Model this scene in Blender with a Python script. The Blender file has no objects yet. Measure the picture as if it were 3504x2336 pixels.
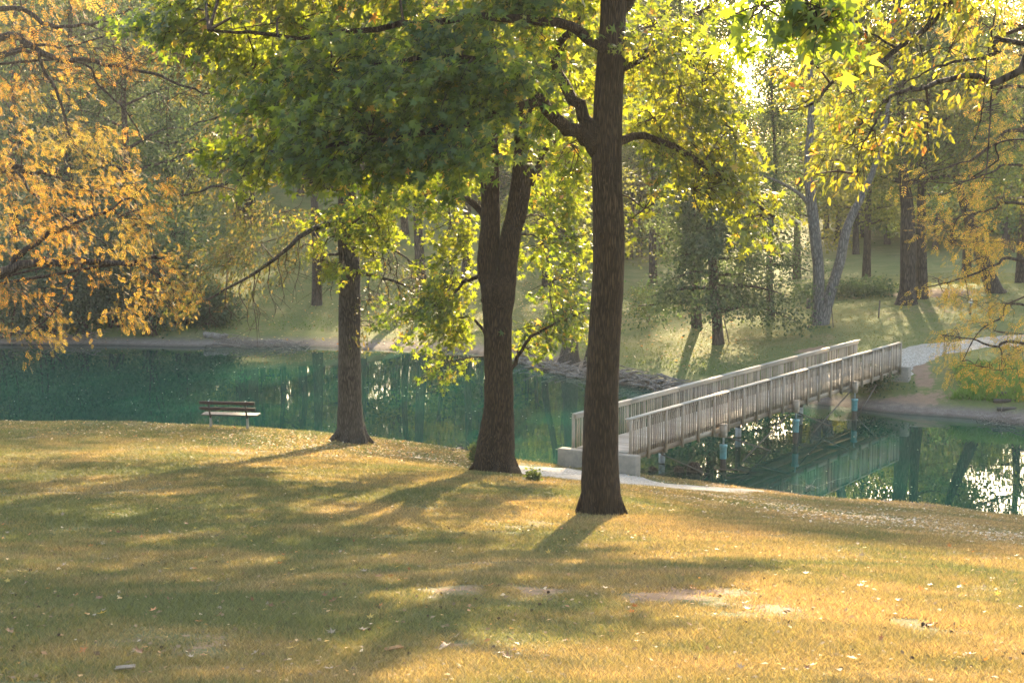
import bpy, math, random
import numpy as np
from mathutils import Vector

SC = bpy.context.scene
COL = SC.collection
rng = np.random.default_rng(11)
RD = random.Random(5)
EYE = 10.3
PITCH = 6.33
FSRC = 5451.0
KP = 3504 / 2352.0
SUN_AZ, SUN_EL = 9.0, 22.0
HAZE = .00026
EXPO = 2.6

# ------------------------------------------------------------------ camera geometry helpers
_p = math.radians(PITCH)
def ray(px, py):
    dx = (px * KP - 1752) / FSRC
    dy = -(py * KP - 1168) / FSRC
    return np.array([dx, math.cos(_p) + dy * math.sin(_p), -math.sin(_p) + dy * math.cos(_p)])
def pt(px, py, Y):
    d = ray(px, py)
    return d * (Y / d[1]) + np.array([0, 0, EYE])
def mpp(Y):
    return Y / 3659.0

# ------------------------------------------------------------------ terrain
NEAR = {
 -60: [(-40,14),(0,8.7),(10,7.1),(27,4.6),(45,2.5),(52,2.0),(55,1.7),(57,.3),(58,-.3),(62,-1.5),(320,-1.5)],
 -12: [(-40,14),(0,8.7),(10,7.1),(20,5.5),(27,4.55),(36,3.5),(45,2.45),(50,2.07),(52,1.95),(54,.6),(55,-.2),(59,-1.5),(320,-1.5)],
 -9:  [(-40,14),(0,8.7),(10,7.1),(20,5.5),(27,4.55),(36,3.5),(45,2.4),(50,2.05),(51.2,1.95),(53,.6),(54,-.2),(58,-1.5),(320,-1.5)],
 -5.5:[(-40,14),(0,8.7),(10,7.1),(20,5.5),(27,4.52),(36,3.45),(45,2.3),(48,2.1),(50,1.92),(51.5,1.3),(53,-.1),(57,-1.5),(320,-1.5)],
 -3:  [(-40,14),(0,8.7),(10,7.1),(20,5.45),(27,4.45),(36,3.35),(45,2.1),(48,1.82),(49.7,1.68),(51,.9),(52.3,-.1),(56,-1.5),(320,-1.5)],
 0:   [(-40,14),(0,8.7),(10,7.1),(20,5.4),(27,4.38),(36,3.28),(40,2.35),(43,1.72),(45,1.47),(48,1.22),(49.6,1.1),(51,.5),(52,-.15),(56,-1.5),(320,-1.5)],
 3:   [(-40,14),(0,8.7),(10,7.1),(20,5.35),(27,4.25),(36,2.95),(40,2.08),(43,1.48),(45,1.24),(46.5,1.1),(48.5,.97),(50.5,.3),(51.5,-.1),(55,-1.5),(320,-1.5)],
 8:   [(-40,13.6),(0,8.4),(10,6.9),(20,5.1),(27,3.85),(36,2.3),(45,.8),(49,.15),(50.6,-.05),(55,-1.5),(320,-1.5)],
 15:  [(-40,13),(0,8.0),(10,6.4),(20,4.5),(27,3.3),(36,1.75),(44,.4),(46.7,-.02),(52,-1.5),(320,-1.5)],
 26:  [(-40,12),(0,7.2),(10,5.7),(27,2.7),(36,1.2),(41,.4),(43.5,-.05),(48,-1.5),(320,-1.5)],
 60:  [(-40,9),(0,5.0),(27,1.4),(34,.3),(36,-.1),(41,-1.5),(320,-1.5)],
}
FAR = {
 -60: [(-40,-1.5),(80,-1.5),(91,-.2),(93,.4),(97,1.5),(110,5),(150,9.5),(200,14),(320,20)],
 -29: [(-40,-1.5),(84,-1.5),(90.5,-.1),(91.5,.3),(95,1.6),(100,3),(120,6),(150,9),(200,13),(320,20)],
 -14: [(-40,-1.5),(84,-1.5),(89.9,-.1),(91,.25),(95,.7),(98,1.2),(120,4.4),(150,8.5),(165,9),(200,11),(320,18)],
 -5:  [(-40,-1.5),(82,-1.5),(87.6,-.1),(89,.3),(94,.7),(100,1.4),(120,3.6),(150,6.6),(200,10),(320,18)],
 1:   [(-40,-1.5),(78,-1.5),(82.8,-.1),(84,.3),(88,.6),(100,1.2),(120,2.3),(150,4.6),(200,9),(320,18)],
 5:   [(-40,-1.5),(69,-1.5),(74,-.1),(75,.3),(77.5,.62),(85,1.05),(92,1.25),(100,.9),(120,1.2),(150,2.4),(180,5),(220,10),(320,17)],
 10:  [(-40,-1.5),(66,-1.5),(69.5,-.1),(70.5,.3),(73,.75),(80,1.3),(88,1.75),(94,1.85),(102,1.0),(120,1.0),(145,1.8),(180,5),(220,10),(320,17)],
 15:  [(-40,-1.5),(62,-1.5),(65.6,-.1),(67,.15),(69,.5),(71,1.3),(74,1.6),(82,1.8),(90,2.2),(95,2.3),(104,1.2),(120,1.1),(145,1.7),(180,5),(220,9),(320,16)],
 20:  [(-40,-1.5),(59,-1.5),(62,-.1),(63.5,.1),(65,.5),(67,1.2),(70,1.5),(80,2.0),(90,2.6),(95,2.7),(105,1.8),(120,1.5),(145,2.0),(180,5),(220,9),(320,16)],
 26:  [(-40,-1.5),(55,-1.5),(59,-.1),(61,.2),(63,.7),(66,1.3),(80,2.2),(90,2.9),(96,3.1),(106,2.4),(120,2),(145,2.4),(180,5),(220,9),(320,16)],
 60:  [(-40,-1.5),(42,-1.5),(46,-.1),(48,.4),(60,2),(90,3.5),(120,3.5),(145,3.5),(180,6),(220,9),(320,16)],
}
GX = np.arange(-80, 80.01, 0.5); GY = np.arange(-35, 310.01, 0.5)
def _surf(cols):
    ks = sorted(cols)
    A = np.array([np.interp(GY, [a for a, _ in cols[k]], [b for _, b in cols[k]]) for k in ks])
    out = np.empty((len(GX), len(GY)))
    for j in range(len(GY)):
        out[:, j] = np.interp(GX, ks, A[:, j])
    return out
def _conv(a, sig, axis):
    n = int(sig * 3) + 1
    k = np.exp(-0.5 * (np.arange(-n, n + 1) / sig) ** 2); k /= k.sum()
    pad = [(0, 0), (0, 0)]; pad[axis] = (n, n)
    b = np.pad(a, pad, mode='edge')
    return np.apply_along_axis(lambda v: np.convolve(v, k, mode='valid'), axis, b)
def vnoise(x, y, s, seed=0):
    r = np.random.default_rng(seed).random((64, 64))
    x = np.asarray(x) / s; y = np.asarray(y) / s
    i = np.floor(x).astype(int); j = np.floor(y).astype(int)
    fx = x - i; fy = y - j
    fx = fx * fx * (3 - 2 * fx); fy = fy * fy * (3 - 2 * fy)
    g = lambda a, b: r[a % 64, b % 64]
    return (g(i, j) * (1 - fx) + g(i + 1, j) * fx) * (1 - fy) + (g(i, j + 1) * (1 - fx) + g(i + 1, j + 1) * fx) * fy
HG = np.maximum(_surf(NEAR), _surf(FAR))
HG = _conv(_conv(HG, 1.4, 1), 2.2, 0)
_gx, _gy = np.meshgrid(GX, GY, indexing='ij')
HG += 0.10 * (vnoise(_gx, _gy, 5.0, 1) - .5) + 0.05 * (vnoise(_gx, _gy, 1.7, 2) - .5)
HG += 0.25 * (vnoise(_gx, _gy, 3.0, 3) - .5) * np.exp(-(HG / .35) ** 2)      # ragged waterline
def H(x, y):
    x = np.clip(np.asarray(x, float), GX[0], GX[-1] - .01); y = np.clip(np.asarray(y, float), GY[0], GY[-1] - .01)
    a = (x - GX[0]) / .5; b = (y - GY[0]) / .5
    i = a.astype(int); j = b.astype(int); fx = a - i; fy = b - j
    return (HG[i, j] * (1 - fx) + HG[i + 1, j] * fx) * (1 - fy) + (HG[i, j + 1] * (1 - fx) + HG[i + 1, j + 1] * fx) * fy
def h1(x, y): return float(H(np.array([x]), np.array([y]))[0])
def gpt(px, py, y0=8.0, y1=300.0):
    Y = y0
    while Y < y1:
        p = pt(px, py, Y)
        if p[2] <= max(h1(p[0], p[1]), 0): return np.array([p[0], p[1], h1(p[0], p[1])])
        Y += 0.1
    p = pt(px, py, y1); p[2] = h1(p[0], p[1]); return p

# ------------------------------------------------------------------ mesh builder
ORG = {}
class MB:
    def __init__(s): s.v = []; s.q = []; s.t = []; s.n = 0; s.c = []
    def add(s, v, quads=None, tris=None, col=None):
        v = np.asarray(v, float).reshape(-1, 3)
        if quads is not None and len(quads): s.q.append(np.asarray(quads, int).reshape(-1, 4) + s.n)
        if tris is not None and len(tris): s.t.append(np.asarray(tris, int).reshape(-1, 3) + s.n)
        if col is not None: s.c.append(np.asarray(col, float).reshape(-1, 3))
        s.v.append(v); s.n += len(v)
    def mesh(s, name, mat, org=(0, 0, 0), smooth=False):
        V = (np.concatenate(s.v) - np.asarray(org)) if s.v else np.zeros((0, 3))
        Q = np.concatenate(s.q) if s.q else np.zeros((0, 4), int)
        T = np.concatenate(s.t) if s.t else np.zeros((0, 3), int)
        m = bpy.data.meshes.new(name)
        m.vertices.add(len(V)); m.vertices.foreach_set('co', V.astype(np.float32).ravel())
        loops = np.concatenate([Q.ravel(), T.ravel()]).astype(np.int32)
        m.loops.add(len(loops)); m.loops.foreach_set('vertex_index', loops)
        st = np.concatenate([np.arange(len(Q)) * 4, len(Q) * 4 + np.arange(len(T)) * 3]).astype(np.int32)
        m.polygons.add(len(st)); m.polygons.foreach_set('loop_start', st)
        if smooth: m.polygons.foreach_set('use_smooth', np.ones(len(st), bool))
        if mat: m.materials.append(mat)
        if s.c:
            C = np.concatenate(s.c); a = m.color_attributes.new('tint', 'FLOAT_COLOR', 'POINT')
            a.data.foreach_set('color', np.concatenate([C, np.ones((len(C), 1))], 1).astype(np.float32).ravel())
        m.update(); m.validate()
        return m
    def build(s, name, mat, parent=None, org=None, smooth=False):
        if parent is not None: o0 = ORG[parent]
        else: o0 = np.asarray(org if org is not None else (0, 0, 0), float)
        o = bpy.data.objects.new(name, s.mesh(name, mat, o0, smooth)); COL.objects.link(o)
        if parent is not None: o.parent = parent
        else: o.location = o0
        ORG[o] = o0
        return o
    def box(s, c, ex, ey, ez):
        c, ex, ey, ez = map(np.asarray, (c, ex, ey, ez))
        v = [c + a * ex + b * ey + d * ez for d in (-1, 1) for a, b in ((-1, -1), (1, -1), (1, 1), (-1, 1))]
        s.add(v, [(3, 2, 1, 0), (4, 5, 6, 7), (0, 1, 5, 4), (1, 2, 6, 5), (2, 3, 7, 6), (3, 0, 4, 7)])
    def tube(s, pts, rad, n=6, cap=True, rough=0.0):
        P = np.asarray(pts, float); k = len(P); rad = np.broadcast_to(np.asarray(rad, float), (k,))
        T = np.gradient(P, axis=0); T /= np.linalg.norm(T, axis=1)[:, None] + 1e-9
        u = np.cross(T[0], [0.3, 1, 0.2]); u /= np.linalg.norm(u)
        ang = np.arange(n) * 2 * math.pi / n
        rings = []
        for i in range(k):
            u = u - T[i] * u.dot(T[i]); u /= np.linalg.norm(u) + 1e-9
            w = np.cross(T[i], u)
            rr = rad[i] * (1 + (rough * (rng.random(n) - .5) if rough else 0))
            rings.append(P[i] + (np.cos(ang)[:, None] * u + np.sin(ang)[:, None] * w) * (rr if np.isscalar(rr) else rr[:, None]))
        V = np.concatenate(rings)
        q = []; a = np.arange(n); b = (a + 1) % n
        for i in range(k - 1):
            q.append(np.stack([i * n + a, i * n + b, (i + 1) * n + b, (i + 1) * n + a], 1))
        t = []
        if cap:
            V = np.concatenate([V, P[:1], P[-1:]])
            t = [(k * n, b[i], a[i]) for i in range(n)] + [(k * n + 1, (k - 1) * n + a[i], (k - 1) * n + b[i]) for i in range(n)]
        s.add(V, np.concatenate(q), t)

def spline(P, n):
    """Catmull-Rom through the points, n samples in all (rows may carry extra columns)."""
    P = np.asarray(P, float)
    if len(P) < 3:
        t = np.linspace(0, 1, n)[:, None]; return P[0] * (1 - t) + P[-1] * t
    Q = np.concatenate([[2 * P[0] - P[1]], P, [2 * P[-1] - P[-2]]])
    out = []
    for u in np.linspace(0, len(P) - 1 - 1e-6, n):
        i = int(u); f = u - i
        a, b, c, d = Q[i:i + 4]
        out.append(.5 * (2 * b + (c - a) * f + (2 * a - 5 * b + 4 * c - d) * f * f + (3 * b - a - 3 * c + d) * f ** 3))
    return np.array(out)

def thing(name, label, cat, loc, group=None):
    o = bpy.data.objects.new(name, None); COL.objects.link(o)
    o.empty_display_size = .3
    o.location = loc; o['label'] = label; o['category'] = cat
    if group: o['group'] = group
    ORG[o] = np.asarray(loc, float)
    return o
def tag(o, label, cat, group=None, kind=None):
    o['label'] = label; o['category'] = cat
    if group: o['group'] = group
    if kind: o['kind'] = kind
    return o
def structure(o): o['kind'] = 'structure'; return o

# ------------------------------------------------------------------ materials
def newmat(name):
    m = bpy.data.materials.new(name); m.use_nodes = True
    nt = m.node_tree; nt.nodes.clear()
    out = nt.nodes.new('ShaderNodeOutputMaterial')
    return m, nt, out
def N(nt, typ, **kw):
    n = nt.nodes.new(typ)
    for k, v in kw.items(): setattr(n, k, v)
    return n
def ramp(nt, fac, stops, interp='LINEAR'):
    r = N(nt, 'ShaderNodeValToRGB'); cr = r.color_ramp; cr.interpolation = interp
    while len(cr.elements) < len(stops): cr.elements.new(.5)
    for e, (p, c) in zip(cr.elements, stops):
        e.position = p; e.color = (*c, 1) if len(c) == 3 else c
    if fac is not None: nt.links.new(fac, r.inputs[0])
    return r.outputs[0]
def noise(nt, vec, scale, detail=4, rough=.55, dist=0):
    n = N(nt, 'ShaderNodeTexNoise'); n.inputs['Scale'].default_value = scale; n.inputs['Detail'].default_value = detail
    n.inputs['Roughness'].default_value = rough; n.inputs['Distortion'].default_value = dist
    if vec is not None: nt.links.new(vec, n.inputs['Vector'])
    return n.outputs[0]
def mixc(nt, fac, a, b, mode='MIX'):
    n = N(nt, 'ShaderNodeMix', data_type='RGBA', blend_type=mode)
    if isinstance(fac, (int, float)): n.inputs[0].default_value = fac
    else: nt.links.new(fac, n.inputs[0])
    for s, v in ((6, a), (7, b)):
        if isinstance(v, tuple): n.inputs[s].default_value = (*v, 1)
        else: nt.links.new(v, n.inputs[s])
    return n.outputs[2]
def math_(nt, op, a, b=None, clamp=False):
    n = N(nt, 'ShaderNodeMath', operation=op); n.use_clamp = clamp
    for i, v in enumerate((a, b)):
        if v is None: continue
        if isinstance(v, (int, float)): n.inputs[i].default_value = v
        else: nt.links.new(v, n.inputs[i])
    return n.outputs[0]
def mapped(nt, scale=(1, 1, 1), kind='Object'):
    t = N(nt, 'ShaderNodeTexCoord'); mp = N(nt, 'ShaderNodeMapping'); mp.inputs['Scale'].default_value = scale
    nt.links.new(t.outputs[kind], mp.inputs[0]); return mp.outputs[0]
def position(nt): return N(nt, 'ShaderNodeNewGeometry').outputs['Position']
def principled(nt, out, color, rough=.8, spec=.3, bump=None, bstr=.5, bdist=.02):
    b = N(nt, 'ShaderNodeBsdfPrincipled')
    if isinstance(color, tuple): b.inputs['Base Color'].default_value = (*color, 1)
    else: nt.links.new(color, b.inputs['Base Color'])
    if isinstance(rough, (int, float)): b.inputs['Roughness'].default_value = rough
    else: nt.links.new(rough, b.inputs['Roughness'])
    b.inputs['Specular IOR Level'].default_value = spec
    if bump is not None:
        bn = N(nt, 'ShaderNodeBump'); bn.inputs['Strength'].default_value = bstr; bn.inputs['Distance'].default_value = bdist
        nt.links.new(bump, bn.inputs['Height']); nt.links.new(bn.outputs[0], b.inputs['Normal'])
    nt.links.new(b.outputs[0], out.inputs[0])
    return b

def leaf_mat(name, stops, tstops, tfac=.5, rough=.45, spec=.35, clump=None, cscale=.45):
    m, nt, out = newmat(name)
    g = N(nt, 'ShaderNodeNewGeometry')
    rnd = g.outputs['Random Per Island']
    col = ramp(nt, rnd, stops); tc = ramp(nt, rnd, tstops)
    nz = noise(nt, g.outputs['Position'], cscale, 2)
    nf = ramp(nt, nz, [(.42, (0, 0, 0)), (.62, (1, 1, 1))])
    if clump:
        col = mixc(nt, nf, col, mixc(nt, .65, col, clump[0])); tc = mixc(nt, nf, tc, mixc(nt, .65, tc, clump[1]))
    oi = N(nt, 'ShaderNodeObjectInfo')
    hsv = N(nt, 'ShaderNodeHueSaturation'); hsv2 = N(nt, 'ShaderNodeHueSaturation')
    hv = math_(nt, 'ADD', math_(nt, 'MULTIPLY', oi.outputs['Random'], .03), .485)
    vv = math_(nt, 'ADD', math_(nt, 'MULTIPLY', rnd, .5), .75)
    for h, c in ((hsv, col), (hsv2, tc)):
        nt.links.new(hv, h.inputs['Hue']); nt.links.new(vv, h.inputs['Value']); nt.links.new(c, h.inputs['Color'])
    b = N(nt, 'ShaderNodeBsdfPrincipled'); b.inputs['Roughness'].default_value = rough; b.inputs['Specular IOR Level'].default_value = spec
    nt.links.new(hsv.outputs[0], b.inputs['Base Color'])
    t = N(nt, 'ShaderNodeBsdfTranslucent'); nt.links.new(hsv2.outputs[0], t.inputs[0])
    mx = N(nt, 'ShaderNodeMixShader'); mx.inputs[0].default_value = tfac
    nt.links.new(b.outputs[0], mx.inputs[1]); nt.links.new(t.outputs[0], mx.inputs[2])
    nt.links.new(mx.outputs[0], out.inputs[0])
    return m

L_GUM = leaf_mat('sweetgum_leaf', [(0, (.022, .056, .036)), (.6, (.034, .074, .034)), (.94, (.06, .09, .022)), (.98, (.28, .17, .04)), (1, (.35, .16, .05))],
                 [(0, (.15, .24, .010)), (.6, (.25, .33, .012)), (.92, (.40, .40, .018)), (1, (.55, .30, .04))], .45, .5, .35,
                 ((.05, .085, .018), (.40, .41, .018)))
L_OAK = leaf_mat('yellowing_oak_leaf', [(0, (.055, .075, .018)), (.7, (.09, .10, .02)), (.95, (.15, .11, .025)), (1, (.26, .09, .02))],
                 [(0, (.20, .25, .018)), (.75, (.36, .35, .025)), (.95, (.42, .30, .03)), (1, (.5, .16, .03))], .5, .45, .3)
L_OLIVE = leaf_mat('olive_oak_leaf', [(0, (.05, .06, .022)), (.6, (.075, .07, .026)), (1, (.12, .075, .03))],
                   [(0, (.12, .15, .028)), (.6, (.18, .17, .035)), (1, (.24, .15, .04))], .4, .6, .2)
L_ORANGE = leaf_mat('orange_ash_leaf', [(0, (.15, .12, .03)), (.4, (.26, .135, .032)), (.85, (.34, .135, .03)), (1, (.36, .11, .03))],
                    [(0, (.36, .27, .04)), (.5, (.52, .25, .035)), (1, (.58, .19, .03))], .45, .7, .15, ((.20, .15, .04), (.42, .34, .06)), .35)
L_GOLD = leaf_mat('golden_ash_leaf', [(0, (.17, .16, .03)), (.5, (.28, .20, .035)), (1, (.38, .19, .04))],
                  [(0, (.42, .36, .05)), (.6, (.56, .40, .05)), (1, (.62, .32, .05))], .48, .7, .15)
L_GREEN = leaf_mat('woodland_leaf', [(0, (.032, .052, .022)), (.6, (.05, .072, .026)), (1, (.08, .085, .03))],
                   [(0, (.12, .19, .025)), (1, (.24, .27, .035))], .42, .65, .2, ((.07, .072, .03), (.25, .23, .04)), .16)
L_DARK = leaf_mat('bluish_leaf', [(0, (.028, .055, .033)), (1, (.055, .082, .045))],
                  [(0, (.07, .15, .04)), (1, (.15, .21, .055))], .35, .65, .2, ((.05, .07, .036), (.15, .18, .05)), .2)
L_YEL = leaf_mat('yellow_green_leaf', [(0, (.06, .085, .02)), (1, (.12, .115, .028))],
                 [(0, (.25, .30, .025)), (1, (.40, .36, .04))], .48, .65, .2)
def bark_mat(name, dark, light, sx=9, sz=1.3, bd=.05, moss=None):
    m, nt, out = newmat(name)
    co = mapped(nt, (sx, sx, sz))
    v = N(nt, 'ShaderNodeTexVoronoi', feature='DISTANCE_TO_EDGE'); v.inputs['Scale'].default_value = 1.6
    nz = noise(nt, co, 2.2, 6, .65)
    wv = N(nt, 'ShaderNodeVectorMath', operation='ADD'); nt.links.new(co, wv.inputs[0])
    nn = N(nt, 'ShaderNodeTexNoise'); nn.inputs['Scale'].default_value = 1.1; nt.links.new(co, nn.inputs['Vector'])
    nt.links.new(nn.outputs[1], wv.inputs[1]); nt.links.new(wv.outputs[0], v.inputs['Vector'])
    h = math_(nt, 'ADD', math_(nt, 'MINIMUM', math_(nt, 'MULTIPLY', v.outputs[0], 2.2), .7), math_(nt, 'MULTIPLY', nz, .55))
    c = ramp(nt, h, [(.15, tuple(x * .45 for x in dark)), (.5, dark), (.95, light)])
    big = noise(nt, mapped(nt, (1.2, 1.2, .5)), 1.5, 3)
    c = mixc(nt, ramp(nt, big, [(.4, (0, 0, 0)), (.7, (.6, .6, .6))]), c, mixc(nt, .5, c, moss or light))
    principled(nt, out, c, .9, .15, h, .9, bd)
    return m
BARK = bark_mat('furrowed_brown_bark', (.036, .022, .012), (.095, .058, .031), 20, 2.2, .11)
BARK_GREY = bark_mat('grey_brown_bark', (.048, .038, .029), (.105, .085, .066), 14, 2.2, .04)
BARK_PALE = bark_mat('pale_grey_bark', (.085, .078, .07), (.17, .155, .14), 6, 1.6, .03)
BARK_DARK = bark_mat('dark_bark', (.035, .026, .02), (.085, .065, .05), 7, 1.2, .04)
TWIG = bark_mat('twig_bark', (.05, .032, .022), (.09, .06, .04), 20, 20, .002)
DRIFT = bark_mat('driftwood', (.15, .12, .095), (.32, .27, .22), 12, 12, .01)

def wood_mat(name, a, b, rough=.8):
    m, nt, out = newmat(name)
    co = mapped(nt, (1, 1, 1)); g = N(nt, 'ShaderNodeNewGeometry')
    nz = noise(nt, mapped(nt, (5, 5, 5)), 3, 6, .7)
    st = noise(nt, co, 1.1, 3)
    f = math_(nt, 'ADD', math_(nt, 'MULTIPLY', nz, .5), math_(nt, 'MULTIPLY', g.outputs['Random Per Island'], .5))
    c = ramp(nt, f, [(.2, a), (.75, b)])
    c = mixc(nt, ramp(nt, st, [(.5, (0, 0, 0)), (.75, (.5, .5, .5))]), c, tuple(x * .6 for x in a))
    principled(nt, out, c, rough, .2, nz, .3, .004)
    return m
WOOD = wood_mat('weathered_grey_wood', (.15, .11, .075), (.41, .33, .245))
WOOD_CAP = wood_mat('weathered_rail_cap', (.32, .27, .21), (.48, .41, .33))
WOOD_DARK = wood_mat('dark_bench_wood', (.028, .014, .010), (.055, .030, .022), .6)
WOOD_PILE = wood_mat('tarred_pile_wood', (.035, .03, .025), (.10, .085, .065))
def plain(name, c, rough=.6, spec=.4, metal=0, var=.25, sc=6):
    m, nt, out = newmat(name)
    nz = noise(nt, mapped(nt, (1, 1, 1)), sc, 5, .6)
    cc = ramp(nt, nz, [(.3, tuple(x * (1 - var) for x in c)), (.7, tuple(min(1, x * (1 + var)) for x in c))])
    b = principled(nt, out, cc, rough, spec, nz, .25, .004); b.inputs['Metallic'].default_value = metal
    return m
CONC = plain('rough_concrete', (.24, .205, .16), .9, .2, 0, .2, 5)
TEAL = plain('teal_pipe_plastic', (.12, .27, .26), .45, .5, 0, .2, 9)
STEEL = plain('galvanised_steel', (.32, .33, .33), .5, .5, .5, .25, 9)
IRON = plain('dark_iron', (.035, .025, .022), .5, .5, .2, .3, 9)
STAKE = plain('rusty_stake_metal', (.07, .055, .04), .7, .3, .2, .3, 12)
WHITE = plain('white_tag_plastic', (.7, .7, .68), .5, .4, 0, .05, 5)
MUD = plain('muddy_earth', (.12, .095, .075), .95, .1, 0, .35, 3)

def ground_mat():
    m, nt, out = newmat('park_ground')
    pos = position(nt)
    at = N(nt, 'ShaderNodeAttribute', attribute_name='bare'); bare = at.outputs['Fac']
    n1 = noise(nt, pos, .45, 5, .6); n2 = noise(nt, pos, 3.5, 5, .7); n3 = noise(nt, pos, 28, 4, .7)
    f = math_(nt, 'ADD', math_(nt, 'MULTIPLY', n1, .55), math_(nt, 'ADD', math_(nt, 'MULTIPLY', n2, .3), math_(nt, 'MULTIPLY', n3, .25)))
    grass = ramp(nt, f, [(.36, (.065, .085, .028)), (.52, (.10, .105, .042)), (.64, (.14, .125, .058)), (.76, (.19, .16, .085))])
    sp0 = N(nt, 'ShaderNodeSeparateXYZ'); nt.links.new(pos, sp0.inputs[0])
    fr = N(nt, 'ShaderNodeMapRange'); fr.inputs[1].default_value = 58; fr.inputs[2].default_value = 66; nt.links.new(sp0.outputs['Y'], fr.inputs[0])
    fgr = ramp(nt, f, [(.38, (.085, .115, .034)), (.56, (.125, .14, .045)), (.70, (.20, .17, .075))])
    grass = mixc(nt, fr.outputs[0], grass, fgr)
    dirt = ramp(nt, math_(nt, 'ADD', math_(nt, 'MULTIPLY', n2, .5), math_(nt, 'MULTIPLY', n3, .5)), [(.3, (.17, .11, .07)), (.7, (.29, .195, .125))])
    sep = N(nt, 'ShaderNodeSeparateXYZ'); nt.links.new(pos, sep.inputs[0])
    bf = math_(nt, 'ADD', bare, math_(nt, 'MULTIPLY', math_(nt, 'SUBTRACT', n2, .5), 1.3))
    bf = ramp(nt, bf, [(.38, (0, 0, 0)), (.62, (1, 1, 1))])
    c = mixc(nt, bf, grass, dirt)
    zz = math_(nt, 'ADD', sep.outputs['Z'], math_(nt, 'MULTIPLY', math_(nt, 'SUBTRACT', n2, .5), .35))
    mud = ramp(nt, math_(nt, 'ADD', math_(nt, 'MULTIPLY', n2, .5), math_(nt, 'MULTIPLY', n3, .5)), [(.3, (.09, .07, .055)), (.55, (.19, .155, .125)), (.75, (.33, .28, .23))])
    c = mixc(nt, ramp(nt, zz, [(.22, (1, 1, 1)), (.42, (0, 0, 0))]), c, mud)
    wet = ramp(nt, sep.outputs['Z'], [(.0, (.35, .35, .35)), (.12, (1, 1, 1))])
    c = mixc(nt, 1.0, c, wet, 'MULTIPLY')
    h = math_(nt, 'ADD', math_(nt, 'MULTIPLY', n2, .4), n3)
    principled(nt, out, c, .95, .1, h, .8, .05)
    return m
GROUND = ground_mat()
def gravel_mat():
    m, nt, out = newmat('pale_gravel')
    pos = position(nt)
    v = N(nt, 'ShaderNodeTexVoronoi'); v.inputs['Scale'].default_value = 22; nt.links.new(pos, v.inputs['Vector'])
    n2 = noise(nt, pos, 1.2, 5, .7)
    c = ramp(nt, v.outputs['Color'], [(.1, (.20, .17, .13)), (.5, (.33, .29, .23)), (.9, (.47, .425, .355))])
    c = mixc(nt, ramp(nt, n2, [(.5, (0, 0, 0)), (.8, (.6, .6, .6))]), c, (.22, .19, .15))
    principled(nt, out, c, .95, .15, v.outputs['Distance'], .7, .03)
    return m
GRAVEL = gravel_mat()
def tint_mat(name, tf=.35, rough=.6):
    m, nt, out = newmat(name)
    a = N(nt, 'ShaderNodeAttribute', attribute_name='tint')
    d = N(nt, 'ShaderNodeBsdfPrincipled'); d.inputs['Roughness'].default_value = rough; d.inputs['Specular IOR Level'].default_value = .2
    t = N(nt, 'ShaderNodeBsdfTranslucent'); mx = N(nt, 'ShaderNodeMixShader'); mx.inputs[0].default_value = tf
    nt.links.new(a.outputs['Color'], d.inputs['Base Color'])
    nt.links.new(mixc(nt, 1.0, a.outputs['Color'], (2.0, 1.7, 1.0), 'MULTIPLY'), t.inputs[0])
    nt.links.new(d.outputs[0], mx.inputs[1]); nt.links.new(t.outputs[0], mx.inputs[2]); nt.links.new(mx.outputs[0], out.inputs[0])
    return m
BLADE = tint_mat('grass_blade', .35)
LITTER = tint_mat('dry_leaf_litter', .25, .7)
def water_mat():
    m, nt, out = newmat('green_pond_water')
    pos = position(nt)
    mp = N(nt, 'ShaderNodeMapping'); mp.inputs['Scale'].default_value = (.8, 1.6, 1); nt.links.new(pos, mp.inputs[0])
    a = noise(nt, mp.outputs[0], 1.3, 3, .5); b = noise(nt, mp.outputs[0], 6, 2, .5)
    patch = ramp(nt, noise(nt, pos, .12, 2), [(.4, (.15, .15, .15)), (.65, (1, 1, 1))])
    h = math_(nt, 'MULTIPLY', math_(nt, 'ADD', a, math_(nt, 'MULTIPLY', b, .08)), patch)
    p = principled(nt, out, (.002, .042, .028), .0, .5, h, .10, .015)
    p.inputs['IOR'].default_value = 1.33
    return m
WATER = water_mat()

# ------------------------------------------------------------------ leaf templates (x along the blade, unit length)
def polar(a, r, z=0.0): a = math.radians(a); return (.38 + r * math.cos(a), r * math.sin(a), z)
STAR_V = np.array([(.38, 0, .03)] + [polar(-160, .2), polar(-118, .52, -.06), polar(-85, .22), polar(-57, .62, -.06), polar(-28, .25),
                   polar(0, .66, -.08), polar(28, .25), polar(57, .62, -.06), polar(85, .22), polar(118, .52, -.06), polar(160, .2)])
STAR_Q = np.array([(0, 1, 2, 3), (0, 3, 4, 5), (0, 5, 6, 7), (0, 7, 8, 9), (0, 9, 10, 11)])
STAR_T = np.array([(0, 11, 1)])
OVAL_V = np.array([(0, 0, 0), (.35, -.20, .05), (.75, -.15, .03), (1, 0, -.08), (.75, .15, .03), (.35, .20, .05), (.5, 0, -.02)])
OVAL_Q = np.array([(0, 1, 2, 6), (6, 2, 3, 4), (0, 6, 4, 5)])
DIA_V = np.array([(0, 0, 0), (.5, -.34, .06), (1, 0, -.05), (.5, .34, .06)]); DIA_Q = np.array([(0, 1, 2, 3)])
LAN_V = np.array([(0, 0, 0), (.5, -.2, .05), (1, 0, -.05), (.5, .2, .05)]); LAN_Q = DIA_Q
_cv, _cq = [], []
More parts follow.
